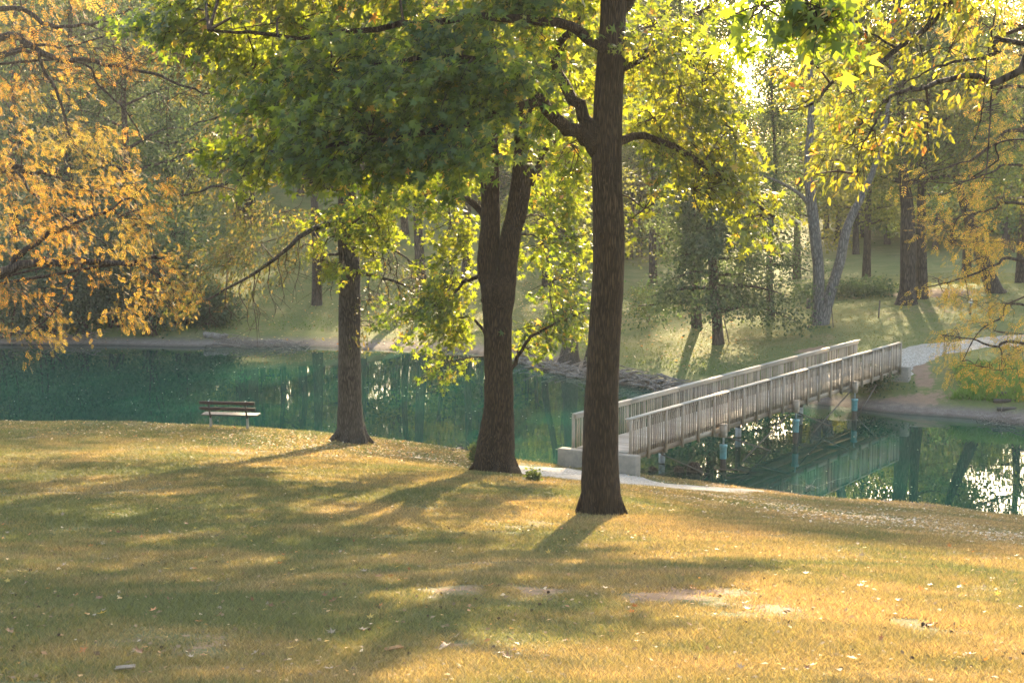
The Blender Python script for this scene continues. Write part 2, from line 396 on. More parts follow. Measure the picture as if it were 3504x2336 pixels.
for k, (x, sgn) in enumerate([(.15, 1), (.15, -1), (.35, 1), (.35, -1), (.55, 1), (.55, -1), (.74, 1), (.74, -1), (.8, 0)]):
    d = np.array([.55, .85 * sgn, -.12]) if sgn else np.array([1, 0, -.15]); d /= np.linalg.norm(d)
    w = np.array([-d[1], d[0], 0]); b0 = np.array([x, 0, -.12 * x * x]); l = .30
    n0 = len(_cv); _cv += [b0, b0 + d * l * .5 + w * .05, b0 + d * l, b0 + d * l * .5 - w * .05]; _cq.append((n0, n0 + 1, n0 + 2, n0 + 3))
COMP_V = np.array(_cv); COMP_Q = np.array(_cq)
T_STAR = (STAR_V, STAR_Q, STAR_T); T_OVAL = (OVAL_V, OVAL_Q, None); T_DIA = (DIA_V, DIA_Q, None); T_LAN = (LAN_V, LAN_Q, None); T_COMP = (COMP_V, COMP_Q, None)
def unit(a): return a / (np.linalg.norm(a, axis=-1, keepdims=True) + 1e-9)
def put_leaves(mb, pos, tip, nrm, size, T):
    V, Q, Tr = T
    X = unit(tip); Z = unit(nrm - X * (nrm * X).sum(1)[:, None]); Yv = np.cross(Z, X)
    n = len(pos); k = len(V); size = np.broadcast_to(size, (n,))
    w = pos[:, None, :] + size[:, None, None] * (V[None, :, 0, None] * X[:, None] + V[None, :, 1, None] * Yv[:, None] + V[None, :, 2, None] * Z[:, None])
    off = (np.arange(n) * k)[:, None, None]
    mb.add(w.reshape(-1, 3), (Q[None] + off).reshape(-1, 4), None if Tr is None else (Tr[None] + off).reshape(-1, 3))

def foliage(ML, MT, blobs, axis, T, size, nleaf=10, tl=.7, droop=.5, mul=1.0, limbpts=None, tr=.007, up=.6, boughs=True, spread=1.0):
    """Twigs with leaves through ellipsoids given as (px, py, Y, rx px, ry px, depth m, twigs)."""
    for (px, py, Y, rx, ry, rd, n) in blobs:
        n = max(2, int(n * mul)); c = pt(px, py, Y); rad = np.array([rx * mpp(Y), rd, ry * mpp(Y)])
        q = unit(rng.normal(size=(n, 3))) * (rng.random((n, 1)) ** (1 / 2.4))
        ns = max(2, n // 6)
        qs = unit(rng.normal(size=(ns, 3))) * (rng.random((ns, 1)) ** (1 / 2.6))
        q = qs[rng.integers(0, ns, n)] + rng.normal(size=(n, 3)) * np.minimum(.45, np.array([.34, .34, .13]) * tl * 1.5 / np.maximum(rad, .1))
        P = c + q * rad
        outw = P - np.array([axis[0], axis[1], 0]); outw[:, 2] = 0; outw = unit(outw)
        D = unit(q * .7 + outw * .5 + rng.normal(size=(n, 3)) * .45 + np.array([0, 0, -droop]))
        if limbpts is not None and boughs:
            LP = np.asarray(limbpts); d = np.linalg.norm(LP - c, axis=1) + .6 * np.maximum(0, LP[:, 2] - c[2] - .5)
            s = LP[d.argmin()]; L = np.linalg.norm(c - s)
            if L > .3:
                mid = (s + c) / 2 + np.array([0, 0, .12 * L]) + rng.normal(size=3) * .06 * L
                r0 = min(.05, .012 + .008 * L)
                MT.tube(spline([s, mid, c], 7), np.linspace(r0, tr * 1.6, 7), 5, False)
            for k in range(min(7, n)):
                e = P[k]; mid = (c + e) / 2 + rng.normal(size=3) * .1
                MT.tube(spline([c, mid, e], 5), np.linspace(tr * 1.6, tr, 5), 4, False)
        for k in range(n):
            l = tl * (.6 + .8 * rng.random())
            e = P[k] + D[k] * l + np.array([0, 0, -.15 * l])
            MT.tube([P[k], (P[k] + e) / 2 + rng.normal(size=3) * .04 * l + np.array([0, 0, .04 * l]), e], [tr, tr * .7, tr * .35], 3, False)
        m = nleaf
        t = rng.random((n, m)) ** .8
        pos = P[:, None] + D[:, None] * (t[..., None] * tl) + rng.normal(size=(n, m, 3)) * (.11 * tl + .02) * spread
        pos[..., 2] -= .15 * tl * t * t
        pos = pos.reshape(-1, 3); Dr = np.repeat(D, m, 0); Or = np.repeat(outw, m, 0)
        tip = Dr * .5 + Or * .3 + rng.normal(size=pos.shape) * .55 + np.array([0, 0, -.55])
        nr = Or * .5 + rng.normal(size=pos.shape) * .5 + np.array([0, -.15, up])
        put_leaves(ML, pos, tip, nr, size * (.5 + .75 * rng.random(len(pos))), T)

class Tree:
    def __init__(s, name, label, base, cat='tree', group=None, bark=BARK):
        s.root = thing(name, label, cat, base, group); s.base = np.asarray(base, float); s.lp = []; s.bark = bark
    def stem(s, pts, name='trunk', n=26, sides=14, rough=.05, first=True):
        """pts rows: x y z r"""
        S = spline(pts, n); k_ = np.arange(n)
        wob = sum(np.sin(k_ * f_ * 40 / n + rng.random() * 6) * a_ for f_, a_ in ((.35, .018), (.8, .016), (1.7, .014)))
        S[:, 3] *= 1 + wob; S[2:, :2] += (np.stack([np.sin(k_ * 14 / n + 1), np.cos(k_ * 17 / n)], 1) * .06 * S[:, 3:4])[2:]
        mb = MB(); mb.tube(S[:, :3], S[:, 3], sides, True, rough)
        o = mb.build(name, s.bark, s.root, smooth=True)
        s.lp += list(S[int(n * .3):, :3])
        return o
    def limb(s, pxs, r0, r1, n=14, sides=7, name='limb', world=False):
        P = np.array([p if world else pt(*p) for p in pxs])
        S = spline(P, n); S[1:-1] += rng.normal(size=S[1:-1].shape) * r0 * .25
        mb = MB(); mb.tube(S, np.linspace(r0, r1, n) ** 1.0, sides, True, .06); o = mb.build(name, s.bark, s.root, smooth=True)
        s.lp += list(S[n // 3:]); return o
    def crown(s, blobs, T, size, mat, boughs=True, **kw):
        ML, MT = MB(), MB()
        foliage(ML, MT, blobs, s.base, T, size, limbpts=s.lp if s.lp else None, boughs=boughs, **kw)
        c = ML.build('crown', mat, s.root); MT.build('twigs', TWIG, c)
        return c
def trunk_rows(pp, Y, base=None):
    """rows (px centre, py, width px[, dY]) -> x y z r"""
    out = []
    for r in pp:
        y = Y + (r[3] if len(r) > 3 else 0)
        out.append([*pt(r[0], r[1], y), r[2] * .5 * mpp(y)])
    return np.array(out)
#@@SCENE
# ================================================================== SETTING
def ground_mesh():
    xs = np.unique(np.round(np.concatenate([np.array([-900, -600, -400, -280, -200, -150, -120, -100, -85, -75, -68, -62, -56, -52, -48, -45, -42, -40]),
        np.arange(-38, 38.01, .4), np.array([40, 42, 45, 48, 52, 56, 62, 68, 75, 85, 100, 120, 150, 200, 280, 400, 600, 900])]), 3))
    ys = np.unique(np.round(np.concatenate([np.array([-300, -200, -120, -80, -55]), np.arange(-40, 6, 2.0), np.arange(6, 60, .35), np.arange(60, 112, .5),
        np.arange(112, 310, 3.0), np.array([320, 350, 400, 500, 650, 900, 1300])]), 3))
    X, Y = np.meshgrid(xs, ys, indexing='ij'); Z = H(X, Y)
    Z += .02 * (vnoise(X, Y, .8, 9) - .5)
    n, m = X.shape
    i, j = np.meshgrid(np.arange(n - 1), np.arange(m - 1), indexing='ij'); a = (i * m + j).ravel()
    mb = MB(); mb.add(np.stack([X, Y, Z], -1).reshape(-1, 3), np.stack([a, a + m, a + m + 1, a + 1], 1))
    o = mb.build('ground', GROUND, smooth=True); structure(o)
    at = o.data.attributes.new('bare', 'FLOAT', 'POINT')
    at.data.foreach_set('value', BARE(X, Y).astype(np.float32).ravel())
    return o
BSPOTS = []
for px, py, rx, ry in [(1030,1358,75,18),(1230,1358,90,18),(1600,1362,160,22),(1780,1400,90,20),(1480,1370,80,16),(60,1310,70,14),(240,1490,150,26),(620,1345,70,14),
                       (2000,1290,110,20),(2150,1440,160,30),(1900,1500,160,30),(2250,1350,90,20),(1350,1250,110,16),(1130,1215,140,16),(1750,1225,160,18),
                       (640,1040,240,18),(930,1055,140,16),(1240,1110,130,14),(1600,1150,160,16),(1900,1185,200,18),(2200,1230,170,20),(60,1565,150,25),(1050,1480,60,12)]:
    g = gpt(px, py); BSPOTS.append((g[0], g[1], rx * mpp(g[1]), max(.5, abs(gpt(px, py - ry)[1] - gpt(px, py + ry)[1]) / 2)))
def BARE(X, Y):
    b = np.zeros_like(X, float)
    for i_, (x, y, a, c) in enumerate(BSPOTS):
        b = np.maximum(b, (.95 if i_ < 5 else .5) * np.exp(-1.1 * (((X - x) / a) ** 2 + ((Y - y) / c) ** 2)))
    for x, y, a, c in [(18.15, 70.8, .6, .9), (18.1, 69.6, .45, .9), (17.9, 68.4, .45, .9), (15.6, 66.4, 3.2, 1.1), (24.5, 92, 3, 2.2), (14.6, 75.6, 1.3, .8)]: b = np.maximum(b, 1.1 * np.exp(-1.1 * (((X - x) / a) ** 2 + ((Y - y) / c) ** 2)))
    z_ = H(X, Y); b = np.maximum(b, .62 * np.exp(-((z_ - .45) / .42) ** 2) * ((X > 3.5) & (Y < 56)))
    b = np.maximum(b, .42 * np.clip((vnoise(X, Y, 2.2, 31) - .55) * 3, 0, 1))
    return b
ground_mesh()

mb = MB(); mb.add([(-70, 36, 0), (80, 30, 0), (80, 100, 0), (-70, 100, 0)], [(0, 1, 2, 3)])
structure(mb.build('water', WATER))

def path_strip(name, pts, width, n=60, lift=.035):
    """pts rows: x y halfwidth; draped over the terrain, edges dipping into it"""
    S = spline(pts, n); T = unit(np.gradient(S[:, :2], axis=0)); Nn = np.stack([T[:, 1], -T[:, 0]], 1)
    c = np.linspace(-1, 1, 13); V = []
    for i in range(n):
        w = S[i, 2] * (1 + .10 * math.sin(i * .55) + .05 * math.sin(i * 1.7 + 1))
        xy = S[i, :2] + Nn[i] * (c[:, None] * w)
        rut = -.02 * np.exp(-((np.abs(c) - .5) / .16) ** 2) + .03 * np.exp(-(c / .2) ** 2) * width
        z = H(xy[:, 0], xy[:, 1]) + lift * (1.5 - 1.15 * np.abs(c) ** 4) + rut
        V.append(np.stack([xy[:, 0], xy[:, 1], z], 1))
    V = np.concatenate(V); i, j = np.meshgrid(np.arange(n - 1), np.arange(12), indexing='ij'); a = (i * 13 + j).ravel()
    mb = MB(); mb.add(V, np.stack([a, a + 1, a + 14, a + 13], 1))
    return structure(mb.build(name, GRAVEL, smooth=True))
# near gravel apron in front of the bridge, far track curving away from it
def row(px, py, w): g = gpt(px, py); return (g[0], g[1], w)
APRON = [(-.9, 46.6, .7), (-.1, 46.2, 1.5), (.9, 45.7, 2.3), (2.2, 45.0, 3.0), (3.6, 44.6, 3.0), (5.0, 44.8, 1.9), (6.3, 45.8, .9), (7.4, 46.6, .3)]
path_strip('gravel_path', APRON, 0)
path_strip('gravel_track', [(16.0, 69.6, 1.3), (17.0, 71.4, 1.4), (19.0, 73.6, 1.3), (21.2, 75.0, 1.25), (24, 76.0, 1.2), (28, 77.3, 1.2), (36, 80, 1.2)], 1)

# sky and sun
w = bpy.data.worlds.new('World'); SC.world = w; w.use_nodes = True
nt = w.node_tree; nt.nodes.clear()
sky = nt.nodes.new('ShaderNodeTexSky'); sky.sky_type = 'NISHITA'; sky.sun_disc = False
sky.sun_elevation = math.radians(SUN_EL); sky.sun_rotation = math.radians(SUN_AZ); sky.air_density = 1.2; sky.dust_density = 3.0; sky.ozone_density = 1.0
bg = nt.nodes.new('ShaderNodeBackground'); bg.inputs[1].default_value = .125
wo = nt.nodes.new('ShaderNodeOutputWorld'); nt.links.new(sky.outputs[0], bg.inputs[0]); nt.links.new(bg.outputs[0], wo.inputs[0])
sl = bpy.data.lights.new('sun', 'SUN'); sl.energy = 5.0; sl.angle = math.radians(.6); sl.color = (1, .79, .50)
so = bpy.data.objects.new('sun', sl); COL.objects.link(so)
az, el = math.radians(SUN_AZ), math.radians(SUN_EL)
sd = Vector((math.sin(az) * math.cos(el), math.cos(az) * math.cos(el), math.sin(el)))
so.rotation_euler = (-sd).to_track_quat('-Z', 'Y').to_euler(); so.location = (20, 60, 70)

# camera
cd = bpy.data.cameras.new('camera'); cam = bpy.data.objects.new('camera', cd); COL.objects.link(cam); SC.camera = cam
cd.sensor_width = 36; cd.lens = 36 * FSRC / 3504; cd.clip_end = 3000; cd.clip_start = .1
cam.location = (0, 0, EYE); cam.rotation_euler = (math.radians(90 - PITCH), 0, 0)

# haze
m, nt, out = newmat('evening_haze')
vol = N(nt, 'ShaderNodeVolumePrincipled'); vol.inputs['Color'].default_value = (.95, .95, .92, 1); vol.inputs['Density'].default_value = HAZE; vol.inputs['Anisotropy'].default_value = .25
nt.links.new(vol.outputs[0], out.inputs['Volume'])
mb = MB(); mb.box((0, 120, 27), (960, 0, 0), (0, 1440, 0), (0, 0, 30)); hz = mb.build('haze', m); hz['kind'] = 'stuff'

# ================================================================== FOOTBRIDGE
BA = np.array([2.77, 48.5]); BD = unit(np.array([13.32, 21.0])); BN = np.array([BD[1], -BD[0]]); BL = 24.87; BW = .925; DZ = 1.56
def B(u, v, z): xy = BA + BD * u + BN * v; return np.array([xy[0], xy[1], z])
UX, VX, ZX = np.array([*BD, 0]), np.array([*BN, 0]), np.array([0, 0, 1.0])
def bbox(mb, u, v, z, du, dv, dz): mb.box(B(u, v, z), UX * du / 2, VX * dv / 2, ZX * dz / 2)
br = thing('footbridge', 'weathered grey wooden footbridge with slatted railings crossing the green pond', 'footbridge', B(0, 0, DZ))
mb = MB(); u = .07
while u < BL: bbox(mb, u, 0, DZ - .02 + rng.normal() * .002, .135, 1.75, .04); u += .143
mb.build('deck', WOOD_CAP, br)
mb = MB()
for v in (-.6, 0, .6): bbox(mb, BL / 2, v, DZ - .18, BL, .09, .26)
mb.build('joist', WOOD, br)
NB = 21; bay = BL / NB
for sgn in (1, -1):
    v = BW * sgn; vo = v + .05 * sgn
    mb = MB()                                                    # slats, fascia and under-rail are one panel
    for i in range(NB):
        for k in range(1, 8):
            uu = (i + k / 8) * bay + rng.normal() * .006
            bbox(mb, uu, v + .036 * sgn, DZ + .44 + rng.normal() * .006, .046, .030, 1.12)
    for k in range(7): bbox(mb, (k + .5) * BL / 7, v, DZ - .2, BL / 7 - .01, .038, .2)
    rail = mb.build('railing', WOOD, br)
    mb = MB()
    for k in range(7):
        bbox(mb, (k + .5) * BL / 7, v, DZ + .95, BL / 7 - .006, .036, .13)
        bbox(mb, (k + .5) * BL / 7, v + .01 * sgn, DZ + 1.035 + rng.normal() * .002, BL / 7 - .004 + (.12 if k in (0, 6) else 0), .17, .042)
    mb.build('handrail', WOOD_CAP, rail)
    for i in range(NB + 1):
        mb = MB(); bbox(mb, i * bay, v + .085 * sgn, DZ + .33, .09, .075, 1.36); mb.build('post', WOOD, rail)
for t in (.256, .512, .76):
    u = t * BL
    for sgn in (1, -1):
        v = sgn * 1.16
        c = B(u, v, 0); bed = h1(c[0], c[1]) - .3
        mb = MB(); mb.tube([(c[0], c[1], bed), (c[0], c[1], .2), (c[0], c[1], (.52 if sgn > 0 else 1.25))], [.105, .10, .10], 12); pile = mb.build('pile', WOOD_PILE, br, smooth=False)
        if sgn > 0:
            mb = MB(); zz = [.40, .45, .78, .80, .88, .885]; mb.tube([(c[0], c[1], z) for z in zz], [.118, .118, .118, .138, .138, .1], 16); mb.build('sleeve', TEAL, pile)
            mb = MB(); mb.tube([(c[0], c[1], .85), (c[0], c[1], 1.3)], [.035, .035], 8); mb.build('rod', STEEL, pile)
            mb = MB(); mb.box((c[0], c[1], 1.37), UX * .13, VX * .09, ZX * .2); mb.box((c[0], c[1], 1.575), UX * .15, VX * .1, ZX * .012); mb.build('jack_box', WOOD, pile)
        else:
            mb = MB(); mb.tube([(c[0], c[1], z) for z in (.02, .05, .33, .36)], [.11, .115, .115, .11], 14); mb.build('sleeve', STEEL, pile)
    mb = MB(); bbox(mb, u, 0, DZ - .36, .16, 2.5, .14); mb.build('pile_cap', WOOD, br)
for t0, t1 in ((.256, .512), (.512, .76)):
    for (za, zb) in ((1.15, -.5), (-.5, 1.15)):
        mb = MB(); mb.tube([B(t0 * BL + .2, 1.0, za), B(t1 * BL - .2, 1.0, zb)], [.028, .028], 6); mb.build('brace', WOOD_PILE, br)
mb = MB(); mb.tube([B(.02 * BL + 1.6, 1.0, 1.2), B(.256 * BL - .1, 1.0, -.3)], [.028, .028], 6); mb.build('brace', WOOD_PILE, br)
mb = MB(); mb.tube([B(.76 * BL + .1, 1.0, -.3), B(.76 * BL + 3.0, 1.0, 1.1)], [.028, .028], 6); mb.build('brace', WOOD_PILE, br)
def abut(uc, sgn):
    mb = MB(); bbox(mb, uc, 0, DZ - .95, .34, 2.75, 1.85); 
    o = mb.build('abutment', CONC, br)
    bv = o.modifiers.new('soft', 'BEVEL'); bv.width = .025; bv.segments = 2
abut(-.20, 1); abut(BL + .20, -1)

# ================================================================== BENCH
gb = gpt(527, 984); th = math.radians(-9)
bx, by = np.array([math.cos(th), math.sin(th), 0]), np.array([-math.sin(th), math.cos(th), 0]); bz = np.array([0, 0, 1.0])
be = thing('park_bench', 'dark brown slatted park bench facing the pond on pale legs', 'bench', gb)
def bp(a, b, c): return gb + bx * a + by * b + bz * c
for z, y in ((.835, -.20), (.645, -.155)):
    mb = MB(); mb.box(bp(0, y, z), bx * .91, by * .02, bz * .052); o = mb.build('backrest_board', WOOD_DARK, be); mo = o.modifiers.new('b', 'BEVEL'); mo.width = .006
mb = MB()
for k in range(3): mb.box(bp(0, .0 + k * .145, .425 + .006 * k), bx * .91, by * .066, bz * .022)
mb.build('seat', plain('bench_seat_wood', (.06, .045, .035), .6, .5, 0, .3, 8), be)
for a in (-.60, .60):
    f = bp(a, -.02, 0); gz = h1(f[0], f[1]) - gb[2]
    mb = MB(); mb.tube([bp(a, -.02, gz - .2), bp(a, -.02, .34)], [.045, .042], 10); mb.build('leg', CONC, be)
    mb = MB(); S = spline([bp(a, -.02, .32), bp(a, -.075, .40), bp(a, -.115, .52), bp(a, -.16, .70), bp(a, -.19, .90)], 12); mb.tube(S, .03, 8)
    S = spline([bp(a, -.02, .30), bp(a, .08, .385), bp(a, .33, .40)], 8); mb.tube(S, .022, 8); mb.build('bracket', IRON, be, smooth=True)
    mb = MB(); mb.tube([bp(a, -.19, .89), bp(a, -.19, .905)], [.032, .02], 8); mb.build('cap', STEEL, be)

# ================================================================== FOREGROUND TREES
# --- nearest sweetgum
g = gpt(1380, 1183)
A = Tree('sweetgum_tree', 'nearest sweetgum with one thick straight brown trunk beside the bridge end', g)
Y0 = g[1]
R0 = trunk_rows([(1380,1215,120),(1380,1188,108),(1381,1165,98),(1381,1120,91),(1381,1030,82),(1384,900,77),(1390,750,74),(1397,600,72),(1394,480,72),(1392,350,70),(1398,220,66),(1408,90,61),(1411,0,58),(1412,-150,52),(1408,-330,42),(1405,-520,28),(1402,-650,10)], Y0)
A.stem(R0, n=60, sides=22, rough=.035)
def root_flare(tree, base, r, n=6, L=.5):
    for k in range(n):
        a = k * 2 * math.pi / n + rng.random() * .6; d = np.array([math.cos(a), math.sin(a), 0])
        q = base + d * r * .6; e = base + d * (r + L * (.5 + .6 * rng.random())); e[2] = h1(e[0], e[1]) - .05
        m_ = base + d * (r * 1.05); m_[2] = h1(m_[0], m_[1]) + .10
        mb = MB(); mb.tube(spline([q + [0, 0, .55], m_ + [0, 0, .12], e], 8), np.linspace(r * .33, .03, 8), 8, True, .08); mb.build('root', tree.bark, tree.root, smooth=True)
root_flare(A, g, .31, 6, .16)
A.limb([(1372,352,Y0),(1340,315,Y0-.3),(1295,280,Y0-.8),(1250,240,Y0-1.2),(1205,190,Y0-1.6),(1120,150,Y0-2.0),(1000,130,Y0-2.3),(860,150,Y0-2.6)], .14, .03, 22, 9)
A.limb([(1385,330,Y0),(1355,285,Y0-.1),(1318,235,Y0),(1285,180,Y0+.3),(1270,130,Y0+.5),(1300,85,Y0+.8),(1330,40,Y0+1)], .13, .05, 18, 9)
A.limb([(1400,180,Y0),(1470,130,Y0+.2),(1540,90,Y0+.3),(1600,40,Y0+.4),(1650,0,Y0+.5)], .11, .03)
A.limb([(1410,330,Y0),(1470,310,Y0+.3),(1560,345,Y0+.3),(1640,395,Y0+.1),(1720,460,Y0-.2),(1780,500,Y0-.3)], .08, .02)
A.limb([(1400,120,Y0),(1300,60,Y0-.7),(1150,40,Y0-1.4),(950,60,Y0-2),(700,80,Y0-2.2),(480,70,Y0-2)], .10, .02, 22)
A.limb([(1405,40,Y0),(1500,-60,Y0),(1600,-120,Y0)], .12, .04)
A.limb([(1240,232,Y0-1.3),(1150,260,Y0-2),(1000,300,Y0-2.6),(800,330,Y0-2.9),(640,350,Y0-2.8)], .08, .02, 20)
f = Y0 - 27
SHA = [(760,160,25,130,90,1.0,70), (900,200,24.6,150,100,1.0,95), (1050,150,24.6,150,100,1.0,95), (1130,150,25,95,80,.9,60), (700,270,24.6,110,70,.9,60), (850,310,24.2,140,75,.9,85), (1010,300,24.2,130,85,.9,85), (1075,245,24.8,60,40,.8,28), (620,345,24.6,70,42,.7,36), (790,372,24.2,100,32,.7,36), (940,90,25.2,180,70,1.2,80), (1180,45,26,90,50,1.0,40), (1010,375,24.6,50,28,.6,14), (535,372,25,42,22,.5,12), (420,75,26.8,65,55,.9,28), (520,60,26.8,95,60,1,42), (660,50,26,120,60,1,56), (420,20,27,80,40,1,24), (590,140,26.5,100,50,.9,34), (1255,230,28,50,50,.8,20)]
SHR = [(1500,60,27.2,60,80,1.4,40), (1565,90,27.6,70,85,1.4,50), (1612,190,27.6,55,80,1.3,42), (1560,200,27.4,90,85,1.3,60), (1500,270,27.8,50,70,1,36), (1600,310,27.6,80,60,1.1,46), (1680,295,27.4,40,50,.9,26), (1630,390,27.2,75,32,.9,28), (1530,350,27.8,60,40,.9,26), (1695,440,26.8,48,26,.6,20), (1755,490,26.6,40,20,.5,16), (1590,435,27,50,26,.6,16), (1290,120,28.2,70,80,1,40), (1310,330,28,40,55,.8,20), (1480,480,28,30,40,.6,10), (1280,20,27.5,90,40,1,36)]
SHB = [(900,-110,26,300,100,2.2,90),(1250,-140,27,250,110,2.2,80),(1300,-330,27,190,130,2.2,60),(1050,-300,26.5,260,130,2.4,70),(600,-90,26.5,180,80,1.6,50),(1330,-520,27,140,100,2,30)]
A.crown(SHA, T_STAR, .165, L_GUM, nleaf=12, tl=.42, droop=.45, mul=1.25)
ML, MT = MB(), MB(); foliage(ML, MT, SHR, g, T_STAR, .15, nleaf=10, tl=.5, droop=.45, mul=1.15, limbpts=A.lp); foliage(ML, MT, SHB, g, T_STAR, .22, nleaf=11, tl=.7, mul=1.6, limbpts=A.lp)
c = ML.build('crown', L_GUM, A.root); MT.build('twigs', TWIG, c)

# --- forked sweetgum
g = pt(1140, 1090, 38.0); g[2] = h1(g[0], g[1]); Y0 = 38.0
Bt = Tree('sweetgum_tree', 'sweetgum with a trunk forking into two stems, between the bench tree and the nearest trunk', g)
Bt.stem(trunk_rows([(1140,1112,128),(1140,1094,114),(1139,1062,96),(1141,1000,82),(1144,920,70),(1144,830,66),(1145,723,65),(1143,673,78),(1142,640,70)], Y0), n=34, sides=20, rough=.04)
Bt.stem(trunk_rows([(1136,720,56),(1126,660,48),(1120,623,45),(1123,573,48),(1126,523,46),(1125,450,44),(1122,320,42),(1118,200,38),(1118,50,34),(1115,-120,28),(1110,-300,12)], Y0), name='stem', n=44, sides=16, rough=.035)
Bt.stem(trunk_rows([(1150,720,56),(1160,660,48),(1165,623,46),(1170,573,47),(1178,523,47),(1185,490,49),(1197,410,47),(1202,330,41),(1206,260,38),(1225,150,34),(1250,0,28),(1270,-160,16)], Y0), name='stem', n=44, sides=16, rough=.035)
root_flare(Bt, g, .44, 6, .35)
Bt.limb([(1205,430,Y0),(1228,405,Y0),(1250,350,Y0+.4),(1290,290,Y0+.8)], .13, .05)
Bt.limb([(1160,875,Y0),(1183,832,Y0),(1215,780,Y0),(1270,745,Y0),(1345,715,Y0-.2)], .06, .02)
Bt.limb([(1125,520,Y0),(1090,470,Y0+.5),(1040,450,Y0+2),(960,450,Y0+4),(860,480,Y0+6),(780,540,Y0+7)], .1, .025, 20)
Bt.limb([(1122,625,Y0+.05),(1085,640,Y0+.3),(1060,650,Y0+.5),(1030,690,Y0+.6),(960,720,Y0+.5)], .06, .02)
Bt.limb([(1130,790,Y0),(1090,735,Y0+.2),(1050,730,Y0+.4)], .05, .015)
Bt.limb([(1120,330,Y0),(1050,280,Y0+1),(950,220,Y0+2)], .1, .03)
Bt.limb([(1215,230,Y0),(1300,120,Y0+1),(1400,40,Y0+2)], .1, .03)
SB = [(1000,700,36.4,62,45,1,44),(955,722,35.6,42,20,.7,18),(1030,765,36.5,55,42,1,34),(1040,650,36.6,45,60,1,32),(1030,605,37,60,45,1,26),(1268,742,36.4,55,38,1,36),(1312,722,36.0,48,34,.8,28),
      (1270,645,37,55,55,1,36),(1035,828,36.6,40,22,.7,14),(1245,560,37.4,55,55,1,34),(1310,545,37.4,45,55,1,26),(1035,510,38.2,60,55,1,34),(1020,425,38.6,65,55,1.2,32),(1255,455,37.6,60,70,1.2,40),
      (1320,430,37.8,40,60,1,26),(1290,345,37.8,55,55,1.2,30),(1060,385,37,30,36,.8,10),(1210,800,37,30,26,.6,8),
      (770,525,43,55,55,1,40),(830,470,42.6,85,42,1.2,52),(870,525,42.4,50,50,1,32),(930,445,41.5,65,38,1,30),(985,440,40.5,45,38,.9,20),(860,590,42.6,35,22,.7,14),(735,595,43.4,26,28,.6,10),(790,600,42.6,22,18,.5,6),(900,400,41,80,40,1.2,24)]
SB = [(q[0], q[1], q[2] + Y0 - 36) + tuple(q[3:]) for q in SB]
Bt.crown(SB, T_STAR, .155, L_GUM, nleaf=11, tl=.42, droop=.5, mul=1.4)
ML, MT = MB(), MB(); foliage(ML, MT, [(1100,250,39,170,100,2.6,80),(1000,100,37,220,100,3,90),(1250,50,37.5,200,100,3,90),(1120,-110,37,250,120,3,110),(800,150,38,160,110,2.6,60),(1150,-300,37,170,110,3,60),(1450,80,38,110,120,2.5,40),(780,20,38,120,60,2.6,30)], g, T_STAR, .24, nleaf=11, tl=.8, mul=1.7, limbpts=Bt.lp)
c = ML.build('crown', L_GUM, Bt.root); MT.build('twigs', TWIG, c)
for tr_, px, py, dx in ((Bt, 1122, 575, 23), (Bt, 1173, 573, 23), (Bt, 1116, 690, 26), (Bt, 1160, 900, 33), (A, 1384, 540, 36), (A, 1372, 1010, 40)):
    yy = ORG[tr_.root][1]; c = pt(px, py, yy - dx * mpp(yy) * .92); s_ = 7.5 * mpp(yy); mb = MB()
    mb.tube([c + [0, .06, 0], c + [0, .02, 0], c + [0, -.012, 0], c + [0, -.012, 0], c + [0, .02, 0]], [s_ * 1.5, s_ * 1.25, s_, s_ * .7, s_ * .3], 14, False, .2); mb.build('knot', BARK, tr_.root, smooth=True)
# --- pin oak by the bench
g = gpt(808, 1016); Y0 = g[1]
Ct = Tree('pin_oak_tree', 'grey trunked pin oak with drooping bare twigs just right of the bench', g, bark=BARK_GREY)
Ct.stem(trunk_rows([(806,1030,86),(806,1014,76),(806,985,62),(805,920,56),(804,800,52),(803,700,51),(802,620,50),(798,560,46),(798,450,42),(800,330,38),(803,200,34),(806,50,28),(808,-120,20),(810,-280,8)], Y0), n=50, sides=18, rough=.03)
root_flare(Ct, g, .42, 7, .4)
LL = [[(795,505,Y0),(745,518,Y0-1),(701,536,Y0-1.8),(640,588,Y0-2.2),(568,636,Y0-2.5),(500,675,Y0-2.5),(434,703,Y0-2.3)],
      [(797,440,Y0),(718,414,Y0-.6),(660,385,Y0-1),(590,395,Y0-1.5),(500,430,Y0-1.8),(420,450,Y0-1.8)],
      [(790,583,Y0),(765,584,Y0-.3),(745,588,Y0-.5),(735,640,Y0-.6),(738,690,Y0-.6)],
      [(815,628,Y0),(860,632,Y0-.6),(910,648,Y0-1),(960,668,Y0-1.2),(990,700,Y0-1.2)],
      [(800,400,Y0),(720,340,Y0-1),(600,310,Y0-2),(480,330,Y0-2.5),(390,370,Y0-2.6)],
      [(800,560,Y0),(860,560,Y0-.8),(930,590,Y0-1.4),(985,640,Y0-1.6)],
      [(800,330,Y0),(700,270,Y0-.4),(560,250,Y0-.8),(440,290,Y0-1)],
      [(800,300,Y0),(900,240,Y0+1),(1010,260,Y0+2)]]
for q, r in zip(LL, (.10, .15, .05, .06, .09, .05, .09, .08)): Ct.limb(q, r, .015, 20, 7)
